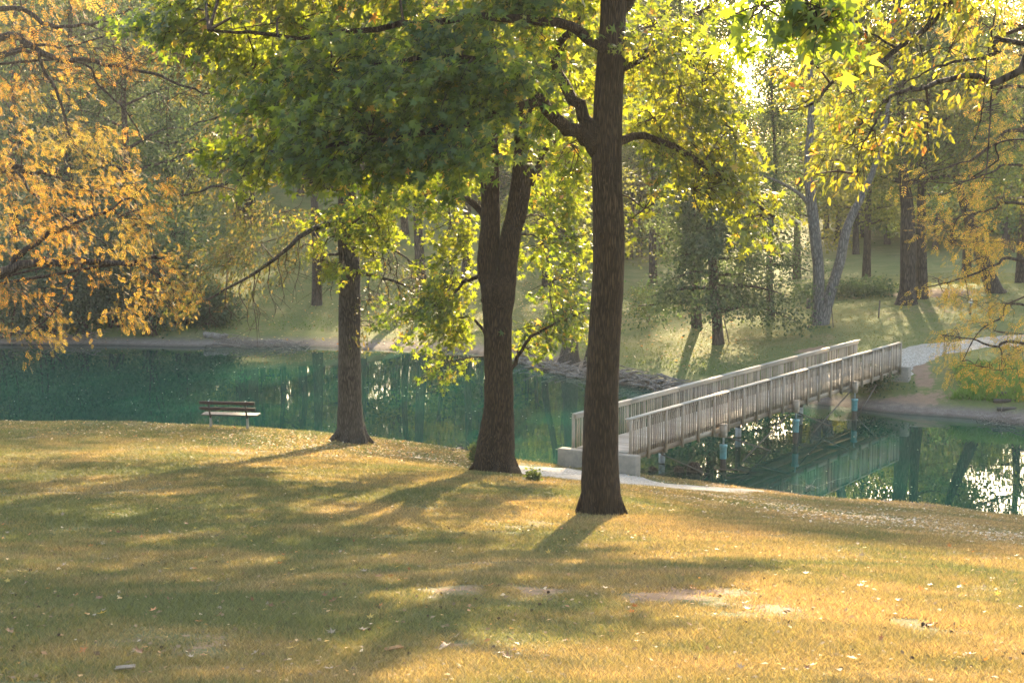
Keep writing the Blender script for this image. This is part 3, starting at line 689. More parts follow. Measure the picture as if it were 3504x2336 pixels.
# drooping bare twigs
for (px, py, L, Yk) in [(600,615,190,-2.4),(585,625,150,-2.4),(620,600,130,-2.3),(560,640,120,-2.5),(640,590,110,-2.2),(690,545,150,-2),(715,530,130,-1.8),(660,570,100,-2),(735,600,90,-.6),(745,590,120,-.6),
                        (850,632,120,-.6),(880,640,130,-.8),(910,650,110,-1),(940,660,90,-1.2),(960,670,80,-1.2),(875,565,140,-.9),(905,580,120,-1.2),(935,595,110,-1.4),(960,615,90,-1.5),(980,640,80,-1.6),(520,665,70,-2.5),(480,690,60,-2.4),(890,575,70,-1),(840,560,90,-.8)]:
    x = px; P = [pt(x, py, Y0 + Yk)]; k = 5
    for i in range(k):
        x += rng.normal() * 7; P.append(pt(x, py + L * (i + 1) / k, Y0 + Yk + rng.normal() * .15))
    S = spline(P, 12); mb = MB(); mb.tube(S, np.linspace(.017, .006, 12), 5, False)
    for j in range(6):
        s = S[3 + j]; e = s + np.array([rng.normal() * .35, rng.normal() * .3, -.25 - .3 * rng.random()]); mb.tube(spline([s, (s + e) / 2 + [0, 0, .06], e], 4), np.linspace(.008, .004, 4), 3, False)
    mb.build('twig', TWIG, Ct.root)
CB = [(600,560,45.8,95,42,1.4,46),(520,610,45.6,80,38,1.3,40),(450,640,45.6,60,36,1.2,28),(660,485,46.6,80,46,1.4,38),(700,560,46.4,45,34,1,18),(560,475,46.4,80,46,1.4,34),(520,390,46.2,90,45,1.5,38),(440,390,46,60,50,1.4,26),
      (620,300,46.6,110,50,1.6,50),(500,310,46.4,90,50,1.5,40),(690,340,47,80,50,1.4,36),(700,230,47.5,110,60,1.8,40),(560,230,47.4,100,50,1.8,36),(870,745,47,50,22,.8,14),(960,640,46.6,50,40,1,14),(850,690,47.4,30,40,.6,8),(900,600,47,50,40,.8,14)]
Ct.crown(CB, T_LAN, .14, L_OLIVE, nleaf=18, tl=.8, droop=.5, tr=.006, mul=1.1)
ML, MT = MB(), MB(); foliage(ML, MT, [(800,200,48,170,100,3,80),(750,40,48,230,100,3,100),(850,-110,48,260,120,3.4,120),(550,100,48,150,90,2.6,60),(820,-280,48,160,110,3,60),(980,150,49,120,100,2.6,40)], g, T_LAN, .26, nleaf=20, tl=.9, mul=1.8, limbpts=Ct.lp)
c = ML.build('crown', L_OLIVE, Ct.root); MT.build('twigs', TWIG, c)

# --- orange ash reaching in from the left
gx = np.array([-19.0, 46.0, h1(-19.0, 46.0)])
O = Tree('ash_tree', 'orange leaved tree reaching in over the pond from the left edge', gx, bark=BARK_DARK)
O.stem(np.array([[gx[0], gx[1], gx[2] - .3, .45], [gx[0], gx[1], gx[2] + 1, .36], [gx[0] + .1, 46, 8, .32], [gx[0] + .2, 46, 13, .26], [gx[0], 46, 19, .14], [gx[0], 46, 23, .04]]), n=30)
st = lambda z: (gx[0] + .15, 46.0, z)
def mixed(z, pxs): return [np.array(st(z))] + [pt(*q) for q in pxs]
OL = [(6.0, [(0,626,44.5),(60,608,44.2),(130,602,44),(220,602,44),(290,598,44),(350,625,44),(400,665,44),(425,700,44)], .16),
      (6.4, [(-20,632,44.5),(40,590,44.4),(90,548,44.2),(160,518,44),(260,480,44),(330,430,44)], .13),
      (9.0, [(0,388,45),(60,395,45),(120,402,45),(162,430,45)], .12), (8.8, [(0,395,45),(70,440,44.5),(150,500,44.2),(240,560,44)], .06),
      (12.5, [(0,90,45.5),(60,105,45.3),(130,135,45),(220,142,45),(330,165,45),(430,200,45),(520,225,45)], .13),
      (11.5, [(30,120,45),(110,180,45),(140,240,45),(165,320,45),(210,360,45),(290,430,45),(330,520,45)], .06),
      (13.5, [(0,20,46),(120,60,46),(240,50,46),(300,20,46)], .1), (12.6, [(140,138,45),(230,200,45),(300,270,44.8),(330,330,44.6)], .045),
      (12.2, [(60,110,45.2),(150,110,45.4),(260,80,45.6),(380,70,45.6)], .05), (6.2, [(300,600,44),(340,590,44),(380,600,44),(430,640,44)], .05),
      (5.9, [(150,603,44),(155,660,43.8),(120,720,43.6),(60,770,43.6)], .04)]
for z, q, r in OL:
    o = O.limb(mixed(z, q), r, .014, 26, 7, world=True)
OBL = [(60,190,45.2,70,60,1.2,26),(50,300,45,60,65,1.2,30),(150,320,45,65,55,1.2,28),(230,290,45,60,45,1,18),(90,420,44.4,85,55,1.2,36),(210,440,44.2,75,45,1.1,28),(310,420,44.2,60,40,1,20),(60,520,44.2,60,55,1.1,26),
       (170,525,44.2,75,45,1.1,28),(270,500,44.2,60,36,1,20),(345,520,44,45,26,.8,12),(50,665,43.8,55,35,.9,16),(105,700,43.8,42,26,.8,11),(40,760,43.6,42,28,.8,12),(300,645,43.8,48,26,.8,12),(370,620,44,48,32,.9,15),
       (392,700,43.8,42,26,.7,11),(300,705,43.8,48,22,.7,10),(130,160,45,60,45,1,16),(220,110,45.2,75,45,1.1,16),(120,55,45.6,80,45,1.2,18),(300,130,45.2,40,30,.8,8),(20,120,45.6,50,60,1,14),(240,370,44.6,50,40,.9,16),(20,420,45,40,60,1,14),(130,600,44,60,25,.8,10),(420,650,44,25,30,.6,6)]
O.crown(OBL, T_COMP, .22, L_ORANGE, nleaf=9, tl=.7, droop=.4, tr=.006)
ML, MT = MB(), MB(); foliage(ML, MT, [(60,-90,46,230,80,3,60),(-250,100,46,200,160,3,70),(-250,400,46,190,160,3,60),(-120,-250,46,250,130,3.5,60)], gx, T_COMP, .36, nleaf=9, tl=.9, limbpts=O.lp)
c = ML.build('crown', L_ORANGE, O.root); MT.build('twigs', TWIG, c)
# bare tangle of twigs at the upper left
mb = MB()
for k in range(70):
    s = pt(40 + 420 * rng.random(), 60 + 170 * rng.random(), 45 + rng.normal() * .4); l = .6 + 1.3 * rng.random(); a = rng.normal() * .7 + (.5 if rng.random() < .6 else 2.4)
    e = s + np.array([math.cos(a) * l, rng.normal() * .4, -abs(math.sin(a)) * l * (.7 if rng.random() < .75 else -.6)])
    S = spline([s, (s + e) / 2 + rng.normal(size=3) * .12, e], 7); mb.tube(S, np.linspace(.013, .005, 7), 4, False)
    for j in (2, 3, 4, 5):
        e2 = S[j] + np.array([rng.normal() * .35, rng.normal() * .25, -.15 - .3 * rng.random()]); mb.tube([S[j], (S[j] + e2) / 2 + rng.normal(size=3) * .04, e2], [.007, .006, .003], 3, False)
mb.build('twigs', TWIG, O.root)

# --- golden ash from the right edge
gx = np.array([18.5, 43.0, h1(18.5, 43.0)])
G = Tree('ash_tree', 'golden leaved tree hanging in low from the right edge over the far bank', gx, bark=BARK_DARK)
G.stem(np.array([[gx[0], 43, gx[2] - .3, .42], [gx[0], 43, gx[2] + 1, .34], [gx[0] - .1, 43, 6, .3], [gx[0], 43, 12, .24], [gx[0], 43, 19, .1], [gx[0], 43, 21, .03]]), n=28)
st = lambda z: (gx[0], 43.0, z)
for z, q, r in [(4.2, [(2352,788,43.5),(2290,797,43.6),(2230,778,43.8),(2160,768,44)], .06), (6.2, [(2352,600,43.5),(2290,608,43.7),(2210,640,43.9),(2120,662,44)], .06), (5.2, [(2352,700,43.5),(2300,730,43.6),(2250,760,43.6),(2210,830,43.6)], .04),
                (8.0, [(2352,470,43.5),(2280,480,43.7),(2200,500,44)], .06), (10.5, [(2352,300,43),(2290,330,42.8),(2220,370,42.6),(2120,400,42.6)], .07), (11.5, [(2352,200,43),(2280,230,42.8),(2210,270,42.6)], .06), (12.5, [(2352,60,43),(2290,70,42.6),(2230,40,42.6)], .06),
                (9.5, [(2352,380,43),(2280,395,42.6),(2200,420,42.5),(2100,415,42.5)], .04)]:
    G.limb(mixed(z, q), r, .012, 20, 6, world=True)
GBL = [(2225,500,44,55,50,1.1,22),(2300,475,43.8,55,55,1.1,24),(2185,560,44,45,36,.9,12),(2330,580,43.6,36,55,.9,15),(2265,590,43.8,46,36,.9,14),(2155,640,44,36,18,.7,7),(2225,690,43.8,28,18,.6,6),(2325,700,43.6,36,36,.9,12),
       (2285,760,43.6,55,32,.9,18),(2330,800,43.5,36,36,.9,14),(2205,778,43.8,48,18,.7,10),(2240,838,43.6,46,18,.7,9),(2170,770,43.9,26,14,.5,5),(2300,850,43.6,40,20,.7,8),
       (2300,200,42.6,55,55,1.1,14),(2330,330,42.6,36,55,1,11),(2235,270,42.6,55,45,1,10),(2290,60,42.6,65,46,1.1,15),(2340,130,42.6,30,50,.9,9),(2120,400,42.6,28,20,.6,4),(2210,420,42.6,40,20,.6,4)]
G.crown(GBL, T_COMP, .26, L_GOLD, nleaf=9, tl=.65, droop=.4, tr=.006)
ML, MT = MB(), MB(); foliage(ML, MT, [(2480,300,43,120,200,3,40),(2470,700,43,100,130,2.4,30),(2400,-60,43,140,70,2.5,25)], gx, T_COMP, .34, nleaf=9, tl=.9, limbpts=G.lp)
c = ML.build('crown', L_GOLD, G.root); MT.build('twigs', TWIG, c)
mb = MB()
for k in range(46):
    s = pt(2120 + 230 * rng.random(), 290 + 90 * rng.random(), 42.6 + rng.normal() * .3); l = .5 + .9 * rng.random()
    e = s + np.array([-l * (.4 + .6 * rng.random()), rng.normal() * .3, -l * .55]); S = spline([s, (s + e) / 2 + rng.normal(size=3) * .06, e], 6); mb.tube(S, np.linspace(.010, .004, 6), 3, False)
mb.build('twigs', TWIG, G.root)

# --- yellowing oak whose branches cross the upper right, close by
gx = np.array([8.2, 17.0, h1(8.2, 17.0)])
E = Tree('oak_tree', 'oak with dark crooked branches and yellow green oval leaves across the upper right', gx, bark=BARK_DARK)
E.stem(np.array([[gx[0], 17, gx[2] - .3, .4], [gx[0], 17, gx[2] + 1, .3], [gx[0], 17, 10, .27], [gx[0] - .1, 17, 14, .2], [gx[0], 17, 19, .05]]), n=24)
st = lambda z: (gx[0], 17.0, z)
for z, q, r in [(12.6, [(2340,-160,17.4),(2240,-60,17.4),(2188,0,17.4),(2150,40,17.3),(2108,77,17.2),(2061,110,17),(2028,144,17),(1964,170,17),(1924,180,17),(1890,215,16.9),(1867,240,16.9),(1830,250,16.9),(1787,257,16.8)], .05),
                (10.8, [(2351,100,17),(2285,123,17),(2255,135,17),(2185,143,17),(2135,163,17),(2060,200,16.9)], .032),
                (10.5, [(2420,120,17),(2351,155,17),(2300,182,17),(2278,192,17),(2242,173,17),(2168,187,16.9),(2128,200,16.8),(2088,207,16.8),(2041,227,16.7),(1990,275,16.6),(1960,300,16.6),(1935,317,16.5)], .05),
                (10.4, [(2041,227,16.7),(2020,265,16.6),(1995,310,16.5),(1975,345,16.5),(1968,400,16.5)], .014),
                (12.4, [(2061,110,17),(2035,98,16.9),(2000,75,16.9),(1975,74,16.9),(1955,85,16.9)], .016),
                (12.9, [(2300,-40,17.6),(2280,60,17.5),(2265,150,17.4),(2255,260,17.3),(2230,340,17.2)], .012), (12.9, [(2250,-40,17.6),(2215,50,17.6),(2180,120,17.6),(2140,190,17.6)], .012),
                (10.4, [(2278,192,17),(2275,250,17),(2272,310,17),(2265,390,17),(2255,420,17)], .012),
                (10.4, [(2351,320,17),(2290,370,17),(2230,410,17)], .012)]:
    E.limb(mixed(z, q) if q[0][0] > 2300 or z in (10.8, 10.5) else [pt(*a) for a in q], r, .006, 30, 7, world=True)
EB = [(1960,335,16.5,60,30,.4,22),(1915,370,16.5,42,18,.3,9),(2010,300,16.6,65,36,.4,22),(2060,250,16.7,70,38,.4,24),(1960,215,16.9,75,36,.4,24),(2050,165,17,80,38,.4,28),(1880,150,16.9,50,36,.4,16),(2120,130,17,65,45,.4,24),
      (2000,80,17.1,85,38,.5,28),(2100,40,17.3,85,40,.5,28),(1905,60,17,60,40,.4,18),(2200,60,17.3,60,50,.5,18),(2225,185,17,48,30,.4,12),(2130,300,16.9,48,26,.4,9),(1850,130,16.9,30,36,.4,7),(1950,20,17.2,80,30,.4,18),(2180,110,17,60,40,.4,16),(1800,255,16.8,22,12,.2,3),(1850,245,16.9,25,20,.3,5),(1870,400,16.5,18,10,.2,2),(1925,390,16.5,22,12,.2,4),(1980,370,16.5,30,15,.25,5),(2300,120,17,50,40,.4,8)]
E.crown(EB, T_OVAL, .10, L_OAK, nleaf=9, mul=.72, tl=.26, droop=.25, tr=.003, spread=.7)
ML, MT = MB(), MB(); foliage(ML, MT, [(2150,-70,17.4,200,60,.9,60),(2600,0,17,230,200,2,80)], gx, T_OVAL, .13, nleaf=11, tl=.35, tr=.004, limbpts=E.lp)
c = ML.build('crown', L_OAK, E.root); MT.build('twigs', TWIG, c)

# --- sweetgum spray right overhead
gx = np.array([4.9, 9.5, h1(4.9, 9.5)])
F = Tree('sweetgum_tree', 'big pointed leaves of a close sweetgum hanging in at the top edge', gx)
F.stem(np.array([[gx[0], 9.5, gx[2] - .3, .3], [gx[0], 9.5, gx[2] + 1, .22], [gx[0], 9.6, 12, .18], [gx[0], 9.6, 16, .05]]), n=20)
F.limb([np.array([gx[0], 9.6, 12.4]), pt(2300,-250,10.4), pt(2050,-130,10.8), pt(1900,-60,11), pt(1800,-10,11)], .05, .008, 18, 7, world=True)
F.crown([(1745,12,11,48,22,.3,8),(1820,25,11,60,34,.3,12),(1880,55,11,36,28,.25,6),(1800,-30,11,110,30,.35,14),(1860,85,11.1,28,14,.2,2)], T_STAR, .15, L_GUM, nleaf=6, tl=.26, droop=.8, tr=.004, up=.25)
# ================================================================== FAR TREES
def clusters(ML, C, rad, nper, size, T, flat=.7, axis=None):
    C = np.asarray(C); n = len(C)
    rad = np.broadcast_to(np.asarray(rad, float), (n,))
    q = rng.normal(size=(n, nper, 3)) * np.array([.5, .5, .5 * flat]) * rad[:, None, None]
    pos = (C[:, None] + q).reshape(-1, 3)
    outw = unit(q.reshape(-1, 3) + .001)
    tip = outw * .6 + rng.normal(size=pos.shape) * .6 + np.array([0, 0, -.35]); nr = outw * .5 + rng.normal(size=pos.shape) * .6 + np.array([0, 0, .5])
    put_leaves(ML, pos, tip, nr, size * (.6 + .7 * rng.random(len(pos))), T)

def grow(MTk, base, h, r, cb, cr, nl, lean=(0, 0), rows=None, shape='oval', top=.95):
    """trunk and limbs into MTk; returns cluster centres inside the crown"""
    base = np.asarray(base, float); C = []
    if rows is None:
        k = 6; z = np.linspace(0, 1, k)
        rows = np.array([[base[0] + lean[0] * t + rng.normal() * .02 * h * t, base[1] + lean[1] * t + rng.normal() * .02 * h * t, base[2] + h * top * t, r * (1 - .85 * t)] for t in z])
        rows = np.concatenate([[[base[0], base[1], base[2] - .3, r * 1.7]], [[base[0], base[1], base[2] + .25, r * 1.15]], rows[1:]])
    S = spline(rows, 22); MTk.tube(S[:, :3], np.maximum(S[:, 3], .015), 9, True, .06)
    zb = base[2] + cb * h; zt = S[-1, 2]
    for i in range(nl):
        t = (i + rng.random()) / nl; z = zb + (zt - zb) * t
        s = S[np.abs(S[:, 2] - z).argmin()]
        if shape == 'oval': w_ = math.sin(math.pi * (.22 + .72 * t)) ** .8
        elif shape == 'cone': w_ = 1.05 - .9 * t
        else: w_ = .55 + .45 * math.sin(math.pi * t)
        a = i * 2.4 + rng.normal() * .4; L = cr * w_ * (.75 + .45 * rng.random()); up = (.05 + .75 * t) * L if shape != 'cone' else (-.12 + .25 * t) * L
        d = np.array([math.cos(a), math.sin(a), 0]); e = s[:3] + d * L + [0, 0, up]; m_ = s[:3] + d * L * .5 + [0, 0, up * .35 + .06 * L] + rng.normal(size=3) * .05 * L
        P = spline([s[:3], m_, e], 8); MTk.tube(P, np.linspace(min(s[3] * .6, .035 * L + .02), .015, 8), 5, False)
        for f in (.45, .65, .82, 1.0):
            j = P[min(7, int(f * 7))]
            for _ in range(2): C.append(j + rng.normal(size=3) * np.array([.16, .16, .10]) * cr * (.5 + .5 * f))
    C.append(S[-1, :3]); return C

def fartree(name, label, base, h, r, cb, cr, mat, nl=16, nper=60, size=.20, crad=1.1, T=T_DIA, shape='oval', lean=(0, 0), rows=None, bark=BARK_DARK, cat='tree', group=None, extra=None, extrarows=None):
    t = thing(name, label, cat, base, group)
    mb = MB(); C = grow(mb, base, h, r, cb, cr, nl, lean, rows, shape); tr = mb.build('trunk', bark, t, smooth=True)
    if extrarows is not None:
        mb = MB(); C += grow(mb, base, h, r, cb, cr, nl, lean, extrarows, shape); mb.build('trunk', bark, t, smooth=True)
    if extra: C += [pt(*e) for e in extra]
    ML = MB(); clusters(ML, C, crad * (.7 + .6 * rng.random(len(C))), nper, size, T); ML.build('crown', mat, t)
    return t
def rows_px(pp, Y): return trunk_rows(pp, Y)

# twin grey trunks with stakes
g = gpt(1887, 745); Y0 = g[1]
fartree('twin_trunk_tree', 'two pale grey trunks rising in a V from one foot, past the far bridge end', g, 29, .3, .55, 4.2, L_DARK, nl=26, nper=120, size=.22, crad=1.4, bark=BARK_PALE,
        rows=rows_px([(1882,755,42),(1880,742,34),(1880,690,28),(1880,620,26),(1872,540,26),(1862,450,24),(1856,380,20),(1862,280,16),(1864,200,12),(1850,40,10),(1845,-160,8),(1850,-420,4)], Y0),
        extrarows=rows_px([(1888,755,36),(1891,735,32),(1905,680,26),(1930,600,24),(1940,545,22),(1955,500,20),(1985,440,16),(2010,380,13),(2040,250,11),(2050,60,9),(2060,-150,7),(2050,-380,3)], Y0))
mb = MB(); P = spline([pt(1858,470,Y0), pt(1835,445,Y0-.3), pt(1790,418,Y0-.8), pt(1750,402,Y0-1.2), pt(1715,380,Y0-1.5)], 14); mb.tube(P, np.linspace(.13, .03, 14), 6)
tt = [o for o in bpy.data.objects if o.name == 'twin_trunk_tree'][0]; mb.build('limb', BARK_PALE, tt, smooth=True)
# dark trunk with low spreading green
g = gpt(1650, 790); Y0 = g[1]
fartree('broadleaf_tree', 'small dense green tree, foliage low round a dark trunk, above the bridge middle', g, 14, .26, .12, 3.9, L_DARK, nl=34, nper=120, size=.17, crad=1.0, shape='cone',
        rows=rows_px([(1650,796,40),(1650,786,30),(1647,740,24),(1640,660,22),(1635,560,20),(1628,470,16),(1615,400,12),(1600,300,6)], Y0))
g = gpt(1600, 752)
fartree('broadleaf_tree', 'slim grey trunk standing just behind and left of the low green tree', g, 22, .26, .5, 3.5, L_GREEN, nl=26, nper=130, lean=(-1.2, 0), size=.2)
g = gpt(1770, 727); Y0 = g[1]
fartree('cypress_tree', 'slender straight trunk with feathery side branches, left of the twin grey trunks', g, 15, .2, .15, 2.6, L_DARK, nl=28, nper=50, size=.16, crad=.8, shape='cone')
g = gpt(2083, 698); Y0 = g[1]
fartree('broadleaf_tree', 'big tree with the thickest dark trunk on the far bank behind the gravel track', g, 25, .5, .25, 6.2, L_GREEN, nl=38, nper=120, size=.2, crad=1.3,
        rows=rows_px([(2083,706,74),(2083,694,52),(2085,660,38),(2086,600,36),(2086,540,36),(2084,470,30),(2075,400,24),(2070,320,20),(2066,150,16),(2066,0,11),(2070,-180,4)], Y0))
g = gpt(2118, 686)
fartree('broadleaf_tree', 'dark trunk half hidden right behind the thickest far bank trunk', g, 24, .32, .25, 4.5, L_DARK, nl=22, nper=70, size=.2)
g = gpt(2282, 673); Y0 = g[1]
fartree('broadleaf_tree', 'dark trunk leaning left on the rise behind the golden leaves at right', g, 15, .4, .45, 4.5, L_GREEN, nl=14, nper=70, size=.2,
        rows=rows_px([(2290,680,52),(2284,668,42),(2270,630,34),(2255,590,32),(2240,540,28),(2215,470,22),(2190,380,14),(2170,280,6)], Y0))
# bald cypress on the point with flared foot and knees
g = gpt(1305, 842); Y0 = g[1]
cy = fartree('bald_cypress_tree', 'cypress with a flared fluted foot on the driftwood point between the two nearest trunks', g, 19, .3, .3, 3.8, L_GREEN, nl=26, nper=60, size=.17, crad=.9, shape='cone', bark=BARK_GREY,
        rows=rows_px([(1305,850,80),(1306,840,64),(1308,815,46),(1310,780,36),(1311,700,30),(1312,600,26),(1312,480,22),(1312,330,18),(1312,200,12),(1312,40,4)], Y0))
for k in range(16):
    a = rng.random() * 6.28; d = .7 + 1.5 * rng.random(); x, y = g[0] + math.cos(a) * d * 1.3, g[1] + math.sin(a) * d; z = h1(x, y); hh = .2 + .4 * rng.random()
    mb = MB(); mb.tube([(x, y, z - .1), (x, y, z + hh * .5), (x + rng.normal() * .05, y, z + hh)], [.14, .09, .03], 7, True, .2); mb.build('root_knee', BARK_GREY, cy)

FT = [ # label, px, py, h, r, cb, cr, mat, shape, size, lean
 ('broadleaf_tree', 'upright trunk on the sunlit slope seen just right of the nearest sweetgum', 1500, 657, 21, .32, .4, 4.8, L_GREEN, 'oval', .2),
 ('broadleaf_tree', 'smaller trunk far up the slope left of that upright one, right of the nearest sweetgum', 1468, 590, 14, .28, .35, 4.2, L_GREEN, 'oval', .22),
 ('broadleaf_tree', 'dark trunk on the far grass seen between the oak and the forked sweetgum', 970, 690, 28, .34, .42, 6.2, L_YEL, 'oval', .2),
 ('broadleaf_tree', 'dark trunk on the far grass just left of the pin oak trunk', 728, 700, 28, .30, .42, 6.0, L_YEL, 'oval', .2),
 ('broadleaf_tree', 'trunk among the woods directly behind the forked sweetgum', 1070, 640, 28, .3, .35, 6.2, L_GREEN, 'oval', .22),
 ('broadleaf_tree', 'trunk on the far slope between the forked sweetgum and the nearest trunk', 1255, 660, 24, .3, .35, 5.5, L_YEL, 'oval', .2),
 ('broadleaf_tree', 'pale green hazy tree in the valley behind the slender cypress', 1700, 655, 13, .28, .3, 4.5, L_GREEN, 'oval', .22),
 ('broadleaf_tree', 'hazy green tree in the valley between the twin trunks and the thickest trunk', 1990, 650, 17, .3, .25, 5, L_GREEN, 'oval', .22),
 ('broadleaf_tree', 'hazy yellowish tree in the valley behind the twin trunks', 1830, 640, 20, .3, .35, 4.6, L_YEL, 'oval', .22),
 ('broadleaf_tree', 'dim green tree behind the leaning trunk at right', 2220, 640, 18, .32, .25, 5.5, L_DARK, 'oval', .22),
 ('broadleaf_tree', 'dim green tree at the right edge beyond the golden leaves', 2345, 650, 17, .32, .25, 5.5, L_GREEN, 'oval', .22),
 ('broadleaf_tree', 'rusty tinged tree on the slope above the low green tree', 1570, 610, 22, .28, .3, 5, L_OLIVE, 'oval', .2),
 ('broadleaf_tree', 'dark wooded bank tree at the left edge behind the orange leaves', 40, 690, 25, .34, .15, 5.5, L_DARK, 'oval', .22),
 ('broadleaf_tree', 'bluish green bank tree second from the left edge', 170, 680, 25, .32, .15, 5, L_DARK, 'oval', .22),
 ('broadleaf_tree', 'bluish green bank tree behind the tip of the longest orange limb', 300, 670, 25, .3, .15, 5, L_DARK, 'oval', .22),
 ('broadleaf_tree', 'soft grey green tree at the left end of the open grassy slope', 395, 620, 18, .26, .12, 4, L_DARK, 'oval', .2),
 ('broadleaf_tree', 'yellow green tree on the slope crest left of the double trunk', 440, 450, 17, .3, .35, 5, L_YEL, 'oval', .25),
 ('broadleaf_tree', 'yellow green tree on the slope crest right of the double trunk', 690, 450, 18, .3, .35, 5.5, L_YEL, 'oval', .25),
 ('broadleaf_tree', 'green tree on the slope straight above the pin oak', 830, 520, 23, .3, .3, 5.5, L_GREEN, 'oval', .25),
 ('broadleaf_tree', 'green tree on the slope above the gap left of the forked sweetgum', 930, 540, 23, .3, .3, 5.5, L_YEL, 'oval', .25),
 ('broadleaf_tree', 'tall green tree up behind the left bank trees', 130, 560, 21, .34, .2, 6, L_GREEN, 'oval', .25),
 ('broadleaf_tree', 'tall hazy green tree up behind the grey green slope tree', 290, 520, 21, .34, .25, 6, L_GREEN, 'oval', .25),
]
for (nm, lb, px, py, h, r, cb, cr, mat, shp, sz) in FT:
    fartree(nm, lb, gpt(px, py), h, r, cb, cr, mat, nl=23, nper=88, size=sz, crad=1.4, shape=shp)
# double trunk on the crest
g = gpt(562, 512); Y0 = g[1]
fartree('double_trunk_tree', 'two close dark trunks side by side high on the grassy slope above the bench', g, 19, .4, .35, 5.5, L_YEL, nl=14, nper=62, size=.25, crad=1.3,
        rows=rows_px([(548,520,40),(549,505,30),(551,450,25),(553,400,22),(550,330,16),(540,200,8)], Y0), extrarows=rows_px([(574,520,36),(574,505,28),(574,450,24),(580,400,21),(600,340,16),(640,240,8)], Y0))
# bank shrubs, left
SH = [('dark bluish shrub at the left edge of the far bank', 15, 775, 5.5, 3.0), ('dark shrub hanging over the water under the lowest orange limb', 110, 772, 6, 3.2), ('tangled dark shrub left of the bare earth hollow in the far bank', 190, 768, 5, 2.6),
      ('leafy shrub over the bare earth hollow in the far bank', 265, 752, 6.5, 3.0), ('rounded blue green shrub whose leaves touch the water', 345, 772, 5.5, 3.0), ('tall blue green shrub at the right end of the dark bank', 415, 748, 7.5, 2.6), ('low grey green bush where the grassy slope meets the dark bank', 470, 748, 2.2, 2.0)]
for lb, px, py, h, cr in SH:
    g = gpt(px, py); t = thing('bank_shrub', lb, 'shrub', g, 'shrubs on the far left bank')
    mb = MB(); C = []
    for k in range(9):
        a = rng.random() * 6.28; e = g + np.array([math.cos(a) * cr * .7 * rng.random(), math.sin(a) * cr * .6 * rng.random() + .3, h * (.45 + .5 * rng.random())])
        P = spline([g + rng.normal(size=3) * [.3, .2, 0], (g + e) / 2 + rng.normal(size=3) * .3, e], 8); mb.tube(P, np.linspace(.07, .015, 8), 5, False)
        for f in (3, 5, 7): C += [P[f] + rng.normal(size=3) * .4 for _ in range(3)]
    for k in range(40):
        q = unit(rng.normal(size=3)) * rng.random() ** .4; C.append(g + np.array([q[0] * cr, q[1] * cr * .8 + .3, h * .5 + q[2] * h * .48]))
    mb.build('stems', TWIG, t); ML = MB(); clusters(ML, C, .85, 62, .19, T_DIA); ML.build('foliage', L_DARK, t)
for lb, px, py, h, cr, mat in [('small sapling with loose leaves on the bank edge right of the nearest trunk', 1490, 745, 2.2, 1.1, L_GREEN), ('green bush under the far end of the bridge', 2012, 905, 1.1, 1.0, L_DARK), ('low bush at the foot of the far slope behind the slim grey trunk', 1560, 705, 1.6, 2.2, L_GREEN),
                              ('tuft of weeds at the right foot of the forked sweetgum', 1226, 1104, .2, .11, L_GREEN), ('leafy shoot at the left foot of the forked sweetgum', 1088, 1068, .6, .12, L_GREEN)]:
    g = gpt(px, py); t = thing('small_bush', lb, 'bush', g); mb = MB(); C = []
    for k in range(7):
        e = g + np.array([rng.normal() * cr * .4, rng.normal() * cr * .4, h * (.5 + .5 * rng.random())]); mb.tube([g, (g + e) / 2, e], [.02, .014, .006] if h > .8 else [.006, .005, .003], 4, False); C += [(g + e) / 2, e]
    if h > .8: C += [g + np.array([rng.normal() * cr * .45, rng.normal() * cr * .45, h * (.25 + .6 * rng.random())]) for _ in range(16)]
    mb.build('stems', TWIG, t); ML = MB(); clusters(ML, C, .35 * cr + .1 if h > .8 else .12, 42, .12 if h > .8 else .07, T_DIA); ML.build('foliage', mat, t)
# dark hedge of brush along the ditch behind the rise
ML = MB(); C = []
for k in range(120):
    px = 1835 + 205 * rng.random(); g = gpt(px, 692 - rng.random() * 6, 93); C.append(g + np.array([0, rng.normal() * .8, .15 + .6 * rng.random()]))
clusters(ML, C, .7, 40, .16, T_DIA); o = ML.build('ditch_brush', L_DARK); tag(o, 'dark strip of rough brush along the dip behind the twin trunks', 'brush', kind='stuff')

# woodland beyond
ML, MTk = MB(), MB(); WL2 = MB()
placed = []
k = 0
while len(placed) < 240 and k < 6000:
    k += 1
    x = rng.uniform(-75, 80); y = rng.uniform(138, 215) if x > 2 else rng.uniform(152, 215)
    X = x / y
    if any((x - a) ** 2 + (y - b) ** 2 < 13 for a, b in placed): continue
    if abs(X - .146) < .042 and y > 100: continue              # open gap to the sky
    if X < .02 and rng.random() < .35: continue
    placed.append((x, y))
    h = rng.uniform(15, 21) + ((2.5 if X < .03 else 4) if X < .12 else 1.5 if .16 < X < .29 else -4)
    C = grow(MTk, (x, y, h1(x, y)), h, .28, .08, 4.8, 12)
    clusters(ML if rng.random() < .55 else WL2, np.array(C), 1.5, 34, .40, T_DIA)
wd = ML.build('woodland', L_GREEN); tag(wd, 'hazy green woodland covering the hill beyond the pond', 'woodland', kind='stuff')
o = WL2.build('crowns', L_YEL, wd); o['kind'] = 'stuff'
o = MTk.build('trunks', BARK_DARK, wd, smooth=True); o['kind'] = 'stuff'

